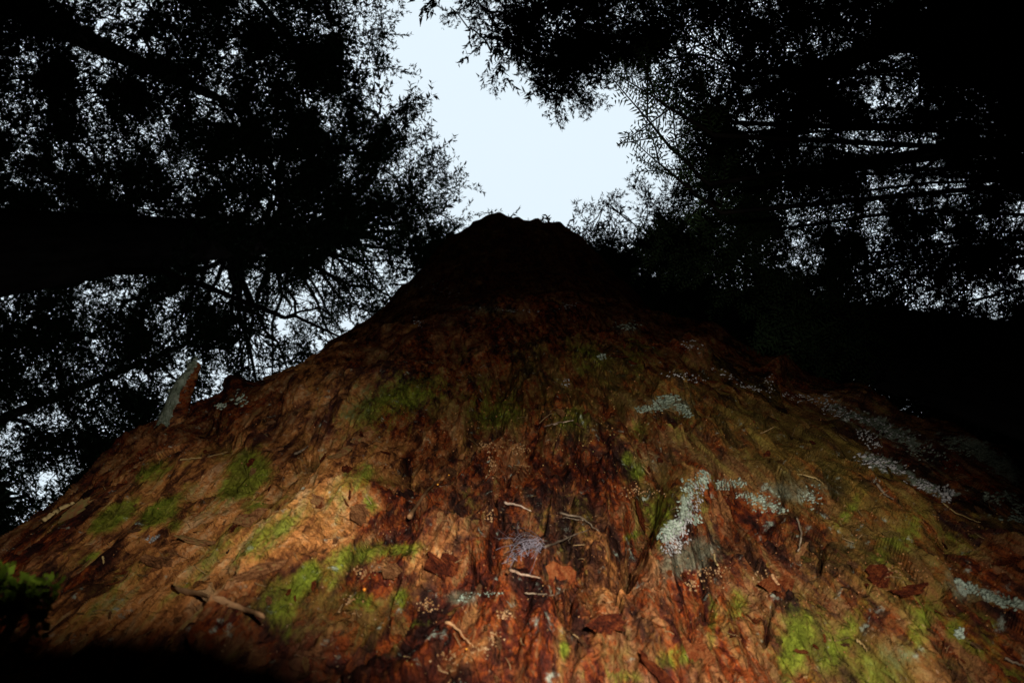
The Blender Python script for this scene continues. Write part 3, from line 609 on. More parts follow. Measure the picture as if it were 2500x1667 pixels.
lm = sstep(8, -8, PUs - cuu - 2) * 1.15
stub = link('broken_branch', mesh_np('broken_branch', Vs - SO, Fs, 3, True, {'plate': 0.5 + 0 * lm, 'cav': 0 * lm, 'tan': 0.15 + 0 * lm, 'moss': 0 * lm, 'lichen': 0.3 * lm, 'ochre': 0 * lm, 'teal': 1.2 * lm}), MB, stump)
stub['label'] = 'short broken branch stub crusted with pale green lichen'
T_ = Tris()
sel = np.nonzero(lm[:22 * 34] > 0.75)[0]
for q in RNG.choice(sel, 260):
    p = Vs[q] + RNG.normal(0, 0.003, 3); nn = unit(nrm_s[q]); s = metres(p, random.uniform(1.6, 3.6)); k = 6; nn2 = unit(nn + RNG.normal(0, 0.25, 3)); a_ = unit(np.cross(nn2, RNG.normal(size=3))); c_ = np.cross(nn2, a_)
    an = np.arange(k) / k * 2 * PI; r_ = s * (0.8 + 0.4 * RNG.random(k)); Vq = p + nn * 0.3 * s + r_[:, None] * (np.cos(an)[:, None] * a_ + np.sin(an)[:, None] * c_); Vq = np.concatenate([Vq, [p + nn * s * 0.55]])
    jj = np.arange(k); T_.add(Vq, np.stack([jj, (jj + 1) % k, np.full(k, k)], 1))
link('lichen_crust', T_.mesh('lichen_crust', True, SO), M_LICH, stub).matrix_parent_inverse = Matrix()

# ---- twigs and splinters resting on the stump: things of their own
def twig(name, pts_px, wpx, mt, label, cat='twig', taper=0.35, lift=0.004, flat=1.0, side=None, n=6):
    PX = np.array(pts_px, float); m_ = 14; q = np.linspace(0, 1, m_); qk = np.linspace(0, 1, len(PX)); uu = np.interp(q, qk, PX[:, 0]); vv = np.interp(q, qk, PX[:, 1])
    pp = []
    for a_, b_ in zip(uu, vv):
        p, nn = on_stump(a_, b_); r_ = ray(a_, b_); pp.append(p + nn * lift)
    pp = np.array(pp); dist = np.linalg.norm(pp, axis=1)
    kf = np.polyfit(q, dist, 1); dist = np.minimum(np.polyval(kf, q), dist + 0.004) - 0.002
    pp = np.stack([unit(ray(a_, b_)) * dd for a_, b_, dd in zip(uu, vv, dist)])
    pp += RNG.normal(0, 0.0003, pp.shape); Rr = metres(pp[m_ // 2], wpx / 2) * (1 - (1 - taper) * q) * (1 + 0.06 * RNG.normal(size=m_))
    T2 = Tris(); T2.add(*tube(pp, np.abs(Rr), n, flat, 0.12))
    if side:
        for (k_, u1, v1) in side:
            e_ = unit(ray(u1, v1)) * dist[k_] * 0.995; qq = np.linspace(0, 1, 6)[:, None]
            T2.add(*tube(pp[k_] * (1 - qq) + e_ * qq + RNG.normal(0, 0.0008, (6, 3)), np.abs(Rr[k_]) * np.linspace(0.75, 0.2, 6), 5))
    base = pp[0]; o = link(name, T2.mesh(name, True, base), mt); o.location = base
    return tag(o, label, cat)
twig('wood_splinter', [(420, 1436), (500, 1452), (560, 1474), (642, 1502)], 21, M_SPLINT, 'long flat brown wood splinter lying on the tan bark at lower left', 'splinter', 0.75, 0.006, 0.45)
twig('dead_twig', [(1230, 1227), (1262, 1232), (1297, 1246)], 7, M_PALE, 'short pale twig on the bark just above the cobweb', lift=0.005)
twig('dead_twig', [(1243, 1390), (1280, 1402), (1320, 1410)], 8, M_PALE, 'pale thick twig lying just below the cobweb', lift=0.005)
twig('dead_twig', [(1330, 1334), (1375, 1318), (1400, 1305), (1442, 1292)], 6, M_TWIG, 'grey forked twig reaching right from the cobweb', side=[(6, 1372, 1305), (7, 1392, 1330)])
twig('dead_twig', [(1365, 1252), (1420, 1262), (1440, 1280), (1466, 1300)], 6, M_TWIG, 'dark slanting twig above the grey forked twig', side=[(5, 1370, 1266)])
twig('dead_twig', [(1280, 1447), (1315, 1449), (1352, 1453)], 4, M_TWIG, 'thin dark twig on the red bark below the cobweb', lift=0.004)
twig('dead_twig', [(1326, 1041), (1360, 1032), (1400, 1026)], 4, M_PALE, 'thin pale twig under the orange bark chunk in the middle of the stump', side=[(5, 1410, 1040), (9, 1390, 1050)])
twig('wood_splinter', [(1088, 1516), (1120, 1536), (1158, 1582)], 9, M_SPLINT, 'tapering brown splinter pointing down at the pale crumbs', 'splinter', 0.15)
twig('dead_twig', [(1743, 1352), (1748, 1372), (1752, 1378)], 5, M_STRAW, 'short straw coloured twig hanging below the white lichen streak', taper=0.8)
twig('rootlet', [(1945, 1262), (1957, 1300), (1951, 1345)], 5, M_TWIG, 'grey hanging rootlet ending beside the small orange bark chip', 'rootlet', 0.6, 0.008)
twig('rootlet', [(440, 1122), (500, 1116), (560, 1102)], 4, M_STRAW, 'thin straw rootlet across the upper left shoulder', 'rootlet')
twig('dead_twig', [(2140, 1180), (2158, 1205), (2182, 1218)], 7, M_TWIG, 'curved grey twig at the right just below the lichen ridge', lift=0.006)
twig('rootlet', [(2302, 1228), (2336, 1252), (2392, 1276)], 3.5, M_STRAW, 'long yellow rootlet on the dark mossy right flank', 'rootlet')
twig('dead_twig', [(2452, 1606), (2480, 1617), (2515, 1632)], 6, M_TWIG, 'brown twig in the lower right corner', lift=0.006)
twig('dead_twig', [(2090, 1560), (2110, 1575), (2116, 1590)], 5, M_STRAW, 'short tan twig on the yellow moss at lower right')
twig('wood_splinter', [(1884, 1403), (1893, 1418), (1902, 1430)], 9, M_SPLINT, 'short chip like splinter on the red bark right of centre', 'splinter', 0.9)
twig('wood_splinter', [(1000, 1262), (1040, 1200), (1075, 1165)], 9, M_SPLINT, 'slender reddish splinter standing in the dark hollow left of centre', 'splinter', 0.4)
twig('dead_twig', [(252, 1357), (253, 1375)], 5, M_STRAW, 'tiny upright twig between the moss patches at left', taper=0.7)
twig('wood_splinter', [(105, 1272), (150, 1240), (178, 1228)], 13, M_STRAW, 'yellowish splinter of wood near the left edge of the stump', 'splinter', 0.5)
twig('dead_twig', [(720, 1108), (740, 1098), (752, 1088)], 7, M_TWIG, 'stubby grey twig in the dark hollow above the tan bark', lift=0.006)
twig('rootlet', [(1940, 1155), (1990, 1165), (2010, 1180)], 3, M_STRAW, 'fine rootlet over the olive bark below the upper right knob', 'rootlet')

# ---- cobweb: a small dusty sheet of threads
T_ = Tris(); cpt, cn = on_stump(1275, 1350)
for _ in range(44):
    u0, v0 = random.gauss(1325, 12), random.gauss(1352, 10); u1, v1 = 1262 + random.gauss(0, 22), 1350 + random.gauss(0, 26)
    p0, n0 = on_stump(u0, v0); p1, n1 = on_stump(u1, v1); q = np.linspace(0, 1, 6)[:, None]
    li = 0.008 * (1 - q ** 2) + 0.001; pts = p0 * (1 - q) + p1 * q + cn * li + np.sin(q * PI) * RNG.normal(0, 0.003, 3) + RNG.normal(0, 0.0006, (6, 3))
    T_.add(*tube(pts, metres(cpt, random.uniform(0.35, 0.8)), 3, cap=False))
o = link('cobweb', T_.mesh('cobweb', False, cpt), M_WEB); o.location = cpt; tag(o, 'small dusty whitish cobweb tuft in a hollow of the red bark', 'cobweb')

# ---- resin drops
for (u, v, s_) in [(892, 1438, 4), (1068, 1182, 2.4), (1096, 1157, 1.8), (1138, 1582, 2.2)]:
    p, n = on_stump(u, v); r_ = metres(p, s_); T_ = Tris(); k = 8; V = []; F = []
    for i_ in range(1, 5):
        for j_ in range(k):
            a_ = i_ / 5 * PI; b_ = j_ / k * 2 * PI; V.append((math.sin(a_) * math.cos(b_), math.sin(a_) * math.sin(b_), math.cos(a_)))
    V += [(0, 0, 1), (0, 0, -1)]
    for i_ in range(3):
        for j_ in range(k): j1 = (j_ + 1) % k; F += [(i_ * k + j_, i_ * k + k + j_, i_ * k + k + j1), (i_ * k + j_, i_ * k + k + j1, i_ * k + j1)]
    for j_ in range(k): j1 = (j_ + 1) % k; F += [(32, j_, j1), (33, 24 + j1, 24 + j_)]
    T_.add(np.array(V) * r_ + p + n * r_ * 0.7, F); link('resin_drop', T_.mesh('resin_drop', True, SO), M_RESIN, stump)

# ------------------------------------------------------------------ foliage generators (template sprays as loose triangles)
def spray_template(seed, L=0.8, nside=9, leaf=0.07, wid=0.013, droop=0.25, spread=0.55, needles=8, wig=0.04, up=0.0):
    """a flat branch spray: axis along +X, side twigs, and along every twig small leaves; returns triangles (n,3,3)"""
    r = np.random.default_rng(seed); T = []
    def twig_line(p, d, l, m):
        q = np.linspace(0, 1, m); cur = r.normal(0, wig, 3)
        return p + np.outer(q * l, d) + np.outer(q * q * l, cur * 4) + np.outer(q * q * l, [0, 0, -droop])
    def stalk(line, w):
        for a, b in zip(line[:-1], line[1:]):
            s = unit(np.cross(b - a, r.normal(size=3))) * w; T.append([a - s, a + s, b])
    ax = twig_line(np.zeros(3), np.array([1.0, 0, 0]), L, nside + 1); stalk(ax, 0.006)
    lines = [ax[len(ax) // 3:]]
    for k in range(1, nside + 1):
        for sgn in (-1, 1):
            if r.random() < 0.12: continue
            l = L * spread * (1 - 0.75 * k / nside) * r.uniform(0.6, 1.15)
            d = unit([0.75, sgn * 0.8, r.normal(0, 0.25)]); ln = twig_line(ax[k], d, l, max(3, int(l / leaf * 1.6))); stalk(ln, 0.003); lines.append(ln)
    for ln in lines:
        for a, b in zip(ln[:-1], ln[1:]):
            t_ = unit(b - a); side = unit(np.cross(t_, [0, 0, 1.0]) + r.normal(0, 0.35, 3))
            nn = max(1, int(needles * np.linalg.norm(b - a) / leaf / 4 + r.random()))
            for _ in range(nn):
                for sg in (-1, 1):
                    o = a + (b - a) * r.random(); d = unit(t_ * r.uniform(0.5, 1.3) + sg * side * r.uniform(0.5, 1.0) + r.normal(0, 0.25, 3)); l = leaf * r.uniform(0.6, 1.25)
                    w = unit(np.cross(d, r.normal(size=3))) * wid * r.uniform(0.7, 1.3) * 0.5
                    m_ = o + d * l * 0.45; T.append([o, m_ + w, o + d * l]) if r.random() < 0.5 else T.append([o - w, o + w, o + d * l])
    return np.array(T)
TPL_CYP = [spray_template(200 + k, L=0.58, nside=6, leaf=0.075, wid=0.032, droop=0.30, spread=0.60, needles=8, wig=0.09) for k in range(8)]
TPL_FIR = [spray_template(300 + k, L=0.52, nside=6, leaf=0.055, wid=0.024, droop=0.12, spread=0.65, needles=9, wig=0.05) for k in range(8)]
print('template tris', [len(t_) for t_ in TPL_CYP], [len(t_) for t_ in TPL_FIR])

def place_sprays(tpls, O, Dv, Sc, roll):
    """all sprays (origin, direction, scale, roll) as one triangle soup"""
    out = []
    up = np.array([0, 0, 1.0]); X_ = Dv / np.linalg.norm(Dv, axis=1)[:, None]
    Y_ = np.cross(up, X_); Y_ /= np.linalg.norm(Y_, axis=1)[:, None] + 1e-9; Z_ = np.cross(X_, Y_)
    cr, sr = np.cos(roll)[:, None], np.sin(roll)[:, None]; Y2 = Y_ * cr + Z_ * sr; Z2 = -Y_ * sr + Z_ * cr
    pick = RNG.integers(0, len(tpls), len(O))
    for k, tp in enumerate(tpls):
        s = np.nonzero(pick == k)[0]
        if not len(s): continue
        B = np.stack([X_[s], Y2[s], Z2[s]], 1) * Sc[s][:, None, None]
        W = np.einsum('tvc,scd->stvd', tp, B) + O[s][:, None, None, :]
        out.append(W.reshape(-1, 3))
    V = np.concatenate(out); return V

# optical depth of the canopy, row by row of 100 px, as the photograph shows it (0 = open sky, 5 = shut)
G = """
4 .8 .9 1.1 2.5 1.3 2.4 2.4 1.2 .7 .4 1.7 3 4 4 4 2.6 1.8 3 2.6 2.6 4 4 5 5
3 1.3 1.9 1.7 2.4 1.7 3 3.4 1.6 .6 0 .8 1.6 3.5 3 1.5 1.4 1.4 1.2 2.2 1.7 2.5 4 5 5
1.7 2.3 2.5 2.5 3 2.4 2.4 3.6 1.9 .8 0 0 .25 .9 .5 .35 .9 1.8 2.5 3 1.8 1.9 3 4 5
3 3 3 2.2 2.5 2.8 3 4 3.6 2.3 .7 0 0 0 0 .05 .5 2.2 3.6 3 2.8 1.9 1.8 4 5
3 3 1.9 3 2.4 1.8 2.4 3 3.2 3.2 2.0 .5 0 0 .3 .3 .8 2.6 3.6 3.6 3 2.1 1.5 2.1 2.5
3 3 3 3 3 3 3 3 3 3.2 1.8 .5 0 .1 1.0 1.7 3 3.6 3.6 3 2.5 2.0 2.2 2.5 2.0
3 3 3 2.4 2.4 2.0 1.4 1.3 1.2 1.6 2 2 2 2 3 4 4 4 3.6 3.2 2.2 1.1 2.2 2.1 2.0
2.4 1.3 1.8 3 3 2.0 1.2 .8 .7 1 2 2 2 2 3 5 5 5 4.5 2.7 1.8 1.8 3.5 2.0 1.8
2.5 2.5 3.6 2.5 2.1 1.8 1.3 .8 .7 1 1 1 1 1 3 5 5 5 5 4.5 3.8 4 4 2.5 3
2.2 2.4 2.7 2.3 1.9 1.7 1.2 1 1 1 1 1 1 1 3 5 5 5 5 5 5 5 5 5 5
1.8 2.0 2.4 2.1 1.8 1.5 1 1 1 1 1 1 1 1 3 5 5 5 5 5 5 5 5 5 5
1.5 1.7 2 2.2 2 1.5 1 1 1 1 1 1 1 1 3 5 5 5 5 5 5 5 5 5 5
1.4 1.6 1.9 2 2 1.5 1 1 1 1 1 1 1 1 3 5 5 5 5 5 5 5 5 5 5
"""
G = np.array([[float(a_) for a_ in l_.split()] for l_ in G.strip().splitlines()])
def tau(u, v):
    gx = np.clip((u - 50) / 100, 0, 24); gy = np.clip((v - 50) / 100, 0, 12)
    x0 = np.minimum(gx.astype(int), 23); y0 = np.minimum(gy.astype(int), 11); fx, fy = gx - x0, gy - y0
    t0 = G[y0, x0] * (1 - fx) * (1 - fy) + G[y0, x0 + 1] * fx * (1 - fy) + G[y0 + 1, x0] * (1 - fx) * fy + G[y0 + 1, x0 + 1] * fx * fy
    out = (u < -60) | (u > 2560) | (v < -60)
    t0 = np.where(t0 < 3.5, t0 * np.where(u < 900, 0.85, 0.95), t0)
    t0 = np.where((u > 800) & (u < 1640) & (v < 620) & (t0 < 1.3), t0 * 0.6 - 0.12, t0)
    t0 = np.where(out, np.maximum(t0, 3.0), t0)  # unseen canopy kept dense to hold back sky light
    md = 1.9 * fbm(u / 95, v / 95, 140, 2, gain=0.6) + 1.5 * noise(u / 34, v / 34, 144)
    return t0 * np.clip(np.exp(md - 0.35), np.where(t0 > 4.2, 0.7, 0.03), 3.2)

def bare_sky(p):
    u, v = project(p[None]); u, v = float(u[0]), float(v[0])
    return 880 < u < 1560 and v < 620 and G[min(max(int(v // 100), 0), 12), min(int(u // 100), 24)] < 0.45
# neighbouring trees: (name, label, trunk direction px, distance, radius, top height, foliage height range, kind, colour)
def zp(u, v): return ray(u, v)[:2]
TREES = [
 dict(key='L1', px=(0, 628), D=4.0, r=0.45, H=31, lo=9, hi=24, tpl='cyp', label='huge dark conifer trunk crossing from the left edge, with a radiating crown'),
 dict(key='L2', px=(40, 30), D=7.0, r=0.30, H=24, lo=8, hi=18, tpl='cyp', label='dark cypress rising from the upper left corner'),
 dict(key='L3', px=(540, -120), D=8.0, r=0.22, H=26, lo=9, hi=20, tpl='cyp', label='many stemmed cypress at the top left with sweeping branches'),
 dict(key='L4', px=(-100, 1080), D=8.5, r=0.13, H=26, lo=9, hi=20, tpl='cyp', label='bushy conifer behind the lichen covered branch stub'),
 dict(key='T1', px=(1400, -260), D=6.0, r=0.20, H=20, lo=6, hi=15, tpl='fir', label='fir whose dark boughs hang in from the top centre of the sky gap'),
 dict(key='R1', px=(2600, -60), D=6.5, r=0.36, H=17, lo=6, hi=16, tpl='fir', label='thick dark fir filling the upper right corner'),
 dict(key='R2', px=(2500, 392), D=7.5, r=0.14, H=26, lo=8, hi=19, tpl='fir', label='slender dark trunk running in level from the right edge'),
 dict(key='R3', px=(2500, 930), D=4.2, r=0.50, H=24, lo=6, hi=16, tpl='fir', label='massive black trunk and crown beyond the right flank of the stump'),
 dict(key='B1', px=(1700, 700), D=3.6, r=0.12, H=15, lo=9, hi=14, tpl='fir', label='small dark conifer whose sprigs show just right of the stump top'),
]
for t_ in TREES:
    d2 = unit(zp(*t_['px'])); t_['base'] = np.array([d2[0] * t_['D'], d2[1] * t_['D'], -EYE])
TREES[-1]['base'] = np.array([2.6, 4.8, -EYE])
root = {}
for t_ in TREES:
    root[t_['key']] = thing('conifer_tree', t_['label'], 'tree', t_['base'])
# sample spray positions over the sky, in front of and beyond the frame's edges
NS = 40000
uu = RNG.uniform(-700, 3300, NS * 6); vv = RNG.uniform(-700, 1500, NS * 6)
tv = tau(uu, vv)
COV = 0.030
zone = np.empty(len(uu), int)
def zof(u, v):
    """which tree's crown a place belongs to"""
    z = np.zeros(len(u), int)
    keyi = {t_['key']: i for i, t_ in enumerate(TREES)}
    s_ = noise(u / 160, v / 160, 150) * 90; u2 = u + s_; v2 = v + s_
    z[:] = keyi['L1']
    z[(u2 < 620) & (v2 < 300)] = keyi['L2']; z[(u2 >= 350) & (u2 < 1000) & (v2 < 260)] = keyi['L3']
    z[(u2 < 700) & (v2 > 800)] = keyi['L4']
    z[(u2 > 1000) & (v2 < 330)] = keyi['T1']
    z[(u2 > 1880) & (v2 < 330)] = keyi['R1']
    z[(u2 > 1450) & (v2 >= 330)] = keyi['R2']
    z[(u2 > 1500) & (v2 > 620)] = keyi['R3']
    z[(u > 1300) & (u2 < 1640) & (v > 400)] = keyi['B1']
    return z
zone = zof(uu, vv)
lo = np.array([t_['lo'] for t_ in TREES])[zone]; hi = np.array([t_['hi'] for t_ in TREES])[zone]
hh_ = lo + (hi - lo) * RNG.random(len(uu)) ** 1.2
sc_ = RNG.uniform(0.75, 1.25, len(uu))
area_px = COV * sc_ ** 2 * (F_PX / hh_) ** 2            # covered pixels (photo scale) per spray
dens = tv / area_px                                      # sprays per px^2 wanted
keep = RNG.random(len(uu)) < dens * (4000 * 2200) / len(uu)
outside = (uu < -120) | (uu > 2620) | (vv < -120)
keep &= ~(outside & (RNG.random(len(uu)) < 0.2))
# nothing hidden behind the stump
zl = 760 + 0.61 * (1000 - uu); zr = 690 + 0.47 * (uu - 1440)
hid = np.where(uu < 1000, vv > zl + 130, np.where(uu > 1440, vv > zr + 130, vv > 700))
keep &= ~hid
# keep clear of the stump itself
uu, vv, zone, hh_, sc_ = uu[keep], vv[keep], zone[keep], hh_[keep], sc_[keep]
print('sprays', len(uu), 'max keep prob', (dens * (4000 * 2200) / len(dens)).max())
PO = np.array([at(a_, b_, c_) for a_, b_, c_ in zip(uu, vv, hh_)])
ntri = 0
def curve(p0, p1, sag, m=9, wig=0.0):
    q = np.linspace(0, 1, m)[:, None]; pm = p1 - p0
    P_ = p0 + pm * q; P_[:, 2] += (sag * np.linalg.norm(pm) * (q[:, 0] * (1 - q[:, 0])) * 1.6)
    w = RNG.normal(0, wig, (m, 3)) * np.linalg.norm(pm); w[0] = 0; w[-1] = 0
    return P_ + w
for ti, t_ in enumerate(TREES):
    rt = root[t_['key']]; B0 = t_['base']; H = t_['H']
    # trunk with slight bends and swelling at the foot
    m_ = 26; zz = np.linspace(-0.2, H + EYE, m_); lean = RNG.normal(0, 0.010, 2) if t_['key'] != 'L1' else np.array([0.0, -0.002])
    px_ = np.stack([lean[0] * zz + 0.05 * np.sin(zz * 0.35 + ti), lean[1] * zz + 0.05 * np.cos(zz * 0.3 + ti * 2), zz], 1)
    rad = t_['r'] * (1 - 0.78 * zz / (H + EYE)) * (1 + 0.6 * np.exp(-np.maximum(zz, 0) / 0.6))
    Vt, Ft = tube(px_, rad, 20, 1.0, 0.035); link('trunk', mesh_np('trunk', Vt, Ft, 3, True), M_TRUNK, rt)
    def tp(h):                                            # trunk point at camera-relative height h, world
        z0 = h + EYE; return B0 + np.array([lean[0] * z0 + 0.05 * math.sin(z0 * 0.35 + ti), lean[1] * z0 + 0.05 * math.cos(z0 * 0.3 + ti * 2), z0])
    s = np.nonzero(zone == ti)[0]
    if not len(s): continue
    O = PO[s]
    # main boughs: farthest-point picks among the sprays, each carried by a curve from the trunk
    nb_ = min(len(s), 46); ends = [int(RNG.integers(len(s)))]; dd = np.linalg.norm(O - O[ends[0]], axis=1)
    for _ in range(nb_ - 1):
        k = int(np.argmax(dd * RNG.uniform(0.5, 1.0, len(dd)))); ends.append(k); dd = np.minimum(dd, np.linalg.norm(O - O[k], axis=1))
    hmin = O[:, 2].min()
    TPs = np.array([tp(h) for h in np.linspace(max(2.5, hmin - 4), H - 1.5, 40)])
    lines = []; pool = TPs.copy(); prad = np.full(len(TPs), t_['r'] * 0.30); pd = np.zeros(len(TPs))
    ends.sort(key=lambda k: np.linalg.norm(O[k][:2] - B0[:2]))
    for k in ends:
        e = O[k]; dz = e[2] - pool[:, 2]; dh = np.linalg.norm(pool[:, :2] - e[:2], axis=1)
        j = int(np.argmin(np.hypot(dh, dz - 0.35 * dh) + 0.35 * pd)); st = pool[j]; Ln = np.linalg.norm(e - st)
        c_ = curve(st, e, random.uniform(-0.12, 0.22), 10, 0.02)
        if bare_sky(c_[4]) or bare_sky(c_[6]): continue
        lines.append(c_)
        T_ = Tris(); r0 = min(0.009 * Ln + 0.010, prad[j] * 0.85); rr_ = np.linspace(r0, 0.006, 10)
        T_.add(*tube(c_, rr_, 6, 1.0, 0.10)); pool = np.concatenate([pool, c_[1:]]); prad = np.concatenate([prad, np.maximum(rr_[1:], 0.012)])
        pd = np.concatenate([pd, pd[j] + np.linspace(0, 1, 10)[1:] * Ln])
        dl = np.linalg.norm(O - c_[5], axis=1); cand = np.argsort(dl)[:max(10, min(50, len(O)))]
        for _ in range(4):                                # secondary twigs
            p0 = c_[random.randrange(2, 10)]; near_ = O[int(random.choice(cand))]
            if bare_sky(0.5 * (p0 + near_)): continue
            if 0.3 < np.linalg.norm(near_ - p0) < 1.5: T_.add(*tube(curve(p0, near_, 0.1, 6, 0.03), np.linspace(max(r0 * 0.4, 0.008), 0.004, 6), 4, cap=False))
        link('branch', T_.mesh('branch', True, B0), M_BRANCH, rt)
    LP = np.concatenate(lines); LD = np.concatenate([np.gradient(l_, axis=0) for l_ in lines])
    # sprays leave the nearest bough and point outwards
    near_i = np.empty(len(O), int)
    for a_ in range(0, len(O), 2000):
        near_i[a_:a_ + 2000] = np.argmin(((O[a_:a_ + 2000, None] - LP[None]) ** 2).sum(-1), 1)
    away = O - LP[near_i]; dvec = unit_ = away / (np.linalg.norm(away, axis=1)[:, None] + 1e-6) + 0.9 * LD[near_i] / (np.linalg.norm(LD[near_i], axis=1)[:, None] + 1e-6) + RNG.normal(0, 0.45, O.shape)
    dvec[:, 2] *= 0.5
    scl = sc_[s]; dn = dvec / np.linalg.norm(dvec, axis=1)[:, None]
    V = place_sprays(TPL_CYP if t_['tpl'] == 'cyp' else TPL_FIR, O - dn * 0.4 * scl[:, None], dvec, scl, RNG.normal(0, 0.5, len(O)))
    F = np.arange(len(V)).reshape(-1, 3); ntri += len(F)
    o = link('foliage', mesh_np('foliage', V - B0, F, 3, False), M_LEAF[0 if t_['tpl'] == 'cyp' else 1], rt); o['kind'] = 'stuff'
    if t_['key'] == 'L1':                                 # the spokes of the crown seen from straight below
        for k in range(110):
            h = random.uniform(13, 28); az = random.uniform(0, 2 * PI); l_ = random.uniform(1.6, 3.2) * (1.2 - 0.4 * (h - 13) / 15)
            p0 = tp(h); e = p0 + np.array([math.cos(az) * l_, math.sin(az) * l_, random.uniform(-0.3, 0.6)])
            T_ = Tris(); c_ = curve(p0, e, 0.1, 7, 0.02); T_.add(*tube(c_, np.linspace(0.05, 0.010, 7), 5))
            for _ in range(4):
                i0 = random.randrange(2, 6); T_.add(*tube(curve(c_[i0], c_[i0] + RNG.normal(0, 0.45, 3) * [1, 1, 0.4], 0, 5, 0.03), np.linspace(0.014, 0.005, 5), 3, cap=False))
            link('branch', T_.mesh('branch', True, B0), M_BRANCH, rt)
print('crown tris', ntri)

# ------------------------------------------------------------------ near yew boughs on the right, needles lit faintly by the flash
yew_base = np.array([4.3, -0.4, -EYE])
yew = thing('yew_tree', 'young yew with flat two ranked needle sprays reaching into the sky gap from the right', 'tree', yew_base)
zz = np.linspace(0, 3.4, 14); Vt, Ft = tube(np.stack([0.1 * np.sin(zz), 0.08 * np.cos(zz * 0.7), zz - 0.1], 1), 0.09 * (1 - 0.24 * zz) + 0.01, 12, 1, 0.06)
link('trunk', mesh_np('trunk', Vt, Ft, 3, True), M_TRUNK, yew)
def needle_spray(T_, p, d, L, nside, nl, nrm, depth=0):
    """a shoot with two ranks of flat needles and shorter side shoots; T_ collects tris"""
    m_ = max(4, int(L / 0.05)); q = np.linspace(0, 1, m_ + 1); cur = RNG.normal(0, 0.10, 3) + np.array([0, 0, -0.12])
    ln = p + np.outer(q * L, d) + np.outer(q * q * L, cur)
    if depth < 2: T_[1].add(*tube(ln, np.linspace(0.0011 + 0.0016 * L / 0.4, 0.0008, m_ + 1), 4, cap=False))
    n_ = int(L / (0.0065 if nl > 0.025 else 0.0038)); qs = (np.arange(n_) + 0.5) / n_
    o = np.stack([np.interp(qs, q, ln[:, k]) for k in range(3)], 1); td = d[None] + 2 * qs[:, None] * cur[None]; td /= np.linalg.norm(td, axis=1)[:, None]
    sd = np.cross(td, nrm); sd /= np.linalg.norm(sd, axis=1)[:, None]; sg = np.where(np.arange(n_) % 2 == 0, 1, -1)[:, None]
    nd = td * RNG.uniform(0.35, 0.75, (n_, 1)) + sg * sd + RNG.normal(0, 0.10, (n_, 3)); nd /= np.linalg.norm(nd, axis=1)[:, None]
    l_ = nl * (0.75 + 0.35 * RNG.random((n_, 1))) * np.sqrt(np.clip(1.12 - qs[:, None], 0.15, 1)); w = np.cross(nd, nrm); w /= np.linalg.norm(w, axis=1)[:, None]; w = w * (0.0024 if nl > 0.025 else 0.0014)
    V = np.stack([o + nd * 0.001, o + nd * l_ * 0.35 + w, o + nd * l_, o + nd * l_ * 0.35 - w], 1).reshape(-1, 3)
    b_ = np.arange(n_)[:, None] * 4; T_[0].add(V, np.concatenate([b_ + [0, 1, 2], b_ + [0, 2, 3]]))
    if depth < 2:
        for k in range(nside):
            f = (k + 0.7) / nside; i0 = min(int(f * m_), m_ - 1); sgn = 1 if k % 2 else -1
            dd_ = unit(d * 0.75 + sgn * np.cross(d, nrm) * random.uniform(0.6, 0.95) + RNG.normal(0, 0.12, 3))
            needle_spray(T_, ln[i0], dd_, L * random.uniform(0.28, 0.55) * (1.15 - 0.6 * f), max(0, nside // 2 - 1), nl, unit(nrm + RNG.normal(0, 0.25, 3)), depth + 1)
boughs = [ # start px, end px, height, spray length
 ((1730, 450), (1580, 290), 1.4, .15), ((1760, 520), (1610, 400), 1.5, .15), ((1740, 330), (1600, 240), 1.35, .14), ((1790, 300), (1680, 170), 1.6, .16), ((1830, 180), (1700, 60), 2.2, .22), ((1850, 330), (1700, 210), 2.6, .24), ((1830, 440), (1690, 430), 2.7, .24), ((1900, 560), (1760, 500), 2.4, .26),
 ((2050, 300), (1840, 130), 2.5, .34), ((2000, 480), (1780, 400), 2.8, .34), ((2150, 120), (1960, 40), 2.6, .34), ((2200, 420), (1990, 300), 2.7, .34), ((2100, 620), (1900, 540), 2.6, .34), ((2300, 560), (2100, 470), 2.7, .34),
 ((2350, 740), (2150, 640), 2.5, .34), ((2200, 840), (2030, 760), 2.3, .30), ((2500, 880), (2330, 780), 2.5, .32), ((2500, 640), (2380, 560), 2.8, .34), ((1980, 760), (1800, 640), 2.7, .32), ((1850, 700), (1640, 580), 3.0, .32),
 ((2400, 300), (2230, 200), 2.6, .34), ((2330, 60), (2180, -20), 2.7, .34), ((1700, -40), (1480, -60), 2.0, .20), ((2550, 450), (2400, 380), 2.6, .3), ((2050, 900), (1900, 840), 2.5, .28), ((1760, 330), (1640, 200), 2.4, .18), ((2080, 180), (1900, 260), 3.2, .34)]
ny = 0
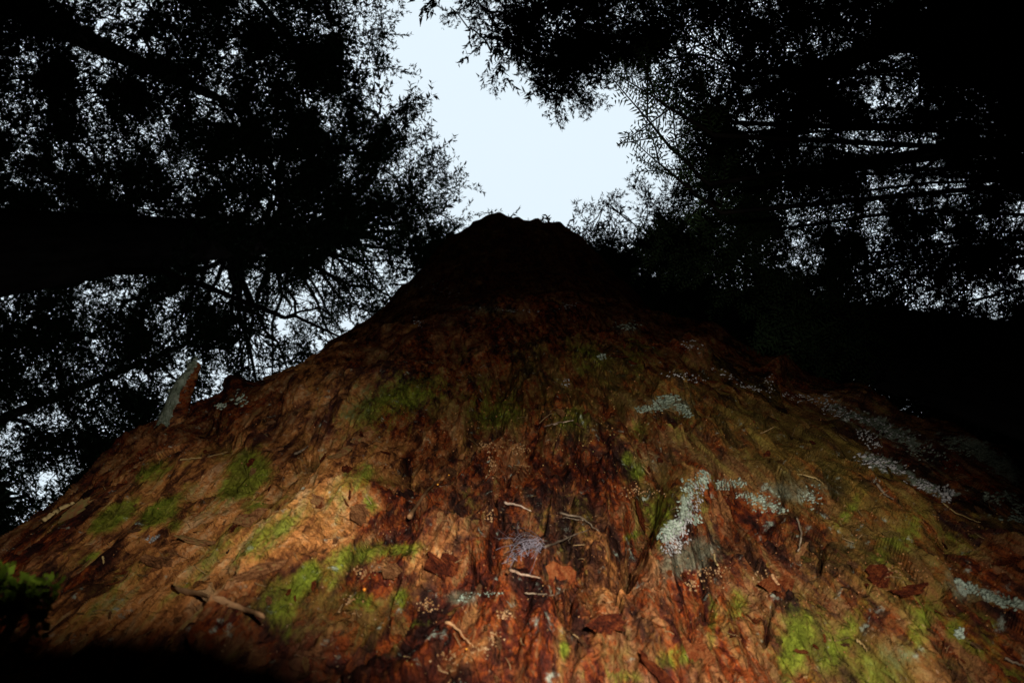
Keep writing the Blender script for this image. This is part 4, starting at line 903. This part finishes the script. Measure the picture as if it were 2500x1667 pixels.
for (s0, s1, h, L) in boughs:
    p0 = at(*s0, h * 1.04); p1 = at(*s1, h * 0.97); hb_ = h - 0.35 * np.linalg.norm(p0[:2] - yew_base[:2]) * 0.3
    st = yew_base + np.array([0.05, 0.05, max(1.2, hb_) + EYE]); br = np.concatenate([curve(st, p0, 0.12, 9, 0.01), curve(p0, p1, 0.05, 6, 0.01)[1:]])
    Tb = Tris(); Tb.add(*tube(br, np.linspace(0.009, 0.0018, len(br)), 6, 1, 0.06)); Tn = (Tris(), Tris())
    d0 = unit(p1 - p0)
    nearb = h < 1.7; nk = 6 if nearb else 13
    for k in range(nk):
        f = min(1, k / (nk - 2.0)); o = p0 * (1 - f) + p1 * f; sg = 1 if k % 2 else -1
        nrm = unit(np.array([0, 0, 1.0]) + RNG.normal(0, 0.35, 3))
        dd_ = d0 if k == nk - 1 else unit(d0 * 0.8 + sg * np.cross(d0, [0, 0, 1.0]) * random.uniform(0.4, 1.0) + RNG.normal(0, 0.15, 3))
        needle_spray(Tn, o, dd_, L * random.uniform(0.5, 0.95), 3 if nearb else 6, 0.019 if nearb else 0.028, nrm, 0 if (k % 2 == 0 and not nearb) else 1)
    Tb.add(np.concatenate(Tn[1].V), np.concatenate(Tn[1].F)); bo = link('branch', Tb.mesh('branch', True, yew_base), M_BRANCH, yew)
    nm = Tn[0].mesh('needles', False, yew_base); ny += len(nm.polygons); no = link('needles', nm, M_YEW, bo); no['kind'] = 'stuff'
print('yew tris', ny)

# ------------------------------------------------------------------ mossy sprig very near the lens at the lower left
sp_c = at(40, 1500, 0.32); Tm = Tris(); Ts = Tris()
for k in range(15):
    e = at(random.uniform(-40, 118), random.uniform(1380, 1480), random.uniform(0.29, 0.34)); c_ = curve(sp_c + RNG.normal(0, 0.006, 3), e, 0.0, 7, 0.02); Ts.add(*tube(c_, 0.0006, 3, cap=False))
    for p in np.repeat(c_[2:], 5, 0) + RNG.normal(0, 0.002, (25, 3)):
        d = unit(RNG.normal(size=3)); s_ = random.uniform(0.003, 0.007); w = unit(np.cross(d, RNG.normal(size=3))) * s_ * 0.3
        Tm.add([p, p + d * s_ * 0.5 + w, p + d * s_, p + d * s_ * 0.5 - w], [(0, 1, 2), (0, 2, 3)])
sprig = thing('mossy_sprig', 'blurred bright green mossy sprig close to the lens at the lower left', 'moss', sp_c)
link('stem', Ts.mesh('stem', False, sp_c), M_TWIG, sprig); link('leaves', Tm.mesh('leaves', False, sp_c), M_MOSS, sprig)
# it grows from the stump's foot
link('root_strand', (lambda T2: (T2.add(*tube(curve(on_stump(20, 1700)[0] + np.array([-.02, .02, -.06]), sp_c, 0.1, 8, 0.01), 0.0022, 5)), T2.mesh('root_strand', True, sp_c))[1])(Tris()), M_TWIG, sprig)

# ------------------------------------------------------------------ the photographer's camera: its lens hood keeps the flash off the nearest bark
def cam_tube(prof, n=40):
    an = np.arange(n) / n * 2 * PI; m_ = len(prof); V = np.array([[r * math.cos(a), r * math.sin(a), z] for r, z in prof for a in an]) @ M.T
    i = np.arange(m_)[:, None] * n; i2 = ((np.arange(m_) + 1) % m_)[:, None] * n; j = np.arange(n)[None]; k = (j + 1) % n
    a, b, c, d = (i + j).ravel(), (i + k).ravel(), (i2 + k).ravel(), (i2 + j).ravel()
    return mesh_np('lens', V, np.concatenate([np.stack([a, b, c], 1), np.stack([a, c, d], 1)]), 3, True)
M_CAM = simple('black_camera_plastic', (0.012, 0.012, 0.012), (0.02, 0.02, 0.02), 200, rough=0.5, bumpd=0)
pc = thing('camera_with_lens', 'black camera whose lens hood points up at the stump top, flash just above it', 'camera')
link('lens_hood', cam_tube([(0.0400, 0.030), (0.0385, 0.030), (0.0350, -0.006), (0.0370, -0.006)]), M_CAM, pc)
link('lens_barrel', cam_tube([(0.0345, -0.008), (0.0300, -0.008), (0.0290, -0.056), (0.0345, -0.056)]), M_CAM, pc)
bx_ = np.array([[sx * 0.062, sy * 0.040, sz] for sx in (-1, 1) for sy in (-1, 1) for sz in (-0.090, -0.058)]) @ M.T
link('camera_body', mesh_np('camera_body', bx_, [(0, 1, 3, 2), (4, 6, 7, 5), (0, 4, 5, 1), (2, 3, 7, 6), (0, 2, 6, 4), (1, 5, 7, 3)], 4, False), M_CAM, pc)

# ------------------------------------------------------------------ the surrounding stand of the forest (mostly outside the frame, added to shut sky light off the stump)
def bg_tree(r_, H_, seed):
    r = np.random.default_rng(seed); zz = np.linspace(-0.2, H_, 12)
    T1 = Tris(); T1.add(*tube(np.stack([0.1 * np.sin(zz * .3), 0.1 * np.cos(zz * .3), zz], 1), r_ * (1 - .8 * zz / H_), 10))
    n_ = 9000; h = r.uniform(1.0, H_, n_); rad = (1.0 - 0.75 * h / H_) * 3.4 * np.sqrt(r.random(n_)) + 0.2; az = r.uniform(0, 2 * PI, n_)
    O = np.stack([rad * np.cos(az), rad * np.sin(az), h - 0.25 * rad], 1); d = np.stack([np.cos(az), np.sin(az), r.normal(-0.2, 0.4, n_)], 1) + r.normal(0, .4, (n_, 3)); d /= np.linalg.norm(d, axis=1)[:, None]
    w = np.cross(d, r.normal(size=(n_, 3))); w /= np.linalg.norm(w, axis=1)[:, None]; w *= 0.13; V = np.stack([O - w, O + w, O + d * 0.75], 1).reshape(-1, 3)
    return T1.mesh('trunk', True), mesh_np('foliage', V, np.arange(len(V)).reshape(-1, 3), 3, False)
BG = [bg_tree(0.2 + 0.05 * k, 17.5 + k, 400 + k) for k in range(3)]
for k in range(39):
    az = k / 34 * 2 * PI + random.uniform(-.06, .06); D_ = 13.5 + 3.2 * (k % 2) + random.uniform(-.5, .5)
    if k > 33: az = -PI / 2 + (k - 36) * 0.22; D_ = 16.5  # extra trees added to close the open sky on this side
    if math.sin(az) < -0.55: D_ -= 3.5
    b_ = thing('background_conifer', 'dark bushy conifer of the surrounding stand, mostly out of view, added to shade the great stump', 'tree', (D_ * math.cos(az), D_ * math.sin(az), -EYE), 'conifers of the surrounding stand')
    b_.rotation_euler.z = random.uniform(0, 6.28)
    if math.sin(az) < -0.87: b_.scale = (0.9, 0.9, 1.42)  # stretched taller to keep sky light off the upper stump
    tm, fm = BG[k % 3]; link('trunk', tm, M_TRUNK, b_); o = link('foliage', fm, M_LEAF[1], b_); o['kind'] = 'stuff'
print('total polys', sum(len(o.data.polygons) for o in SC.objects if o.type == 'MESH'))
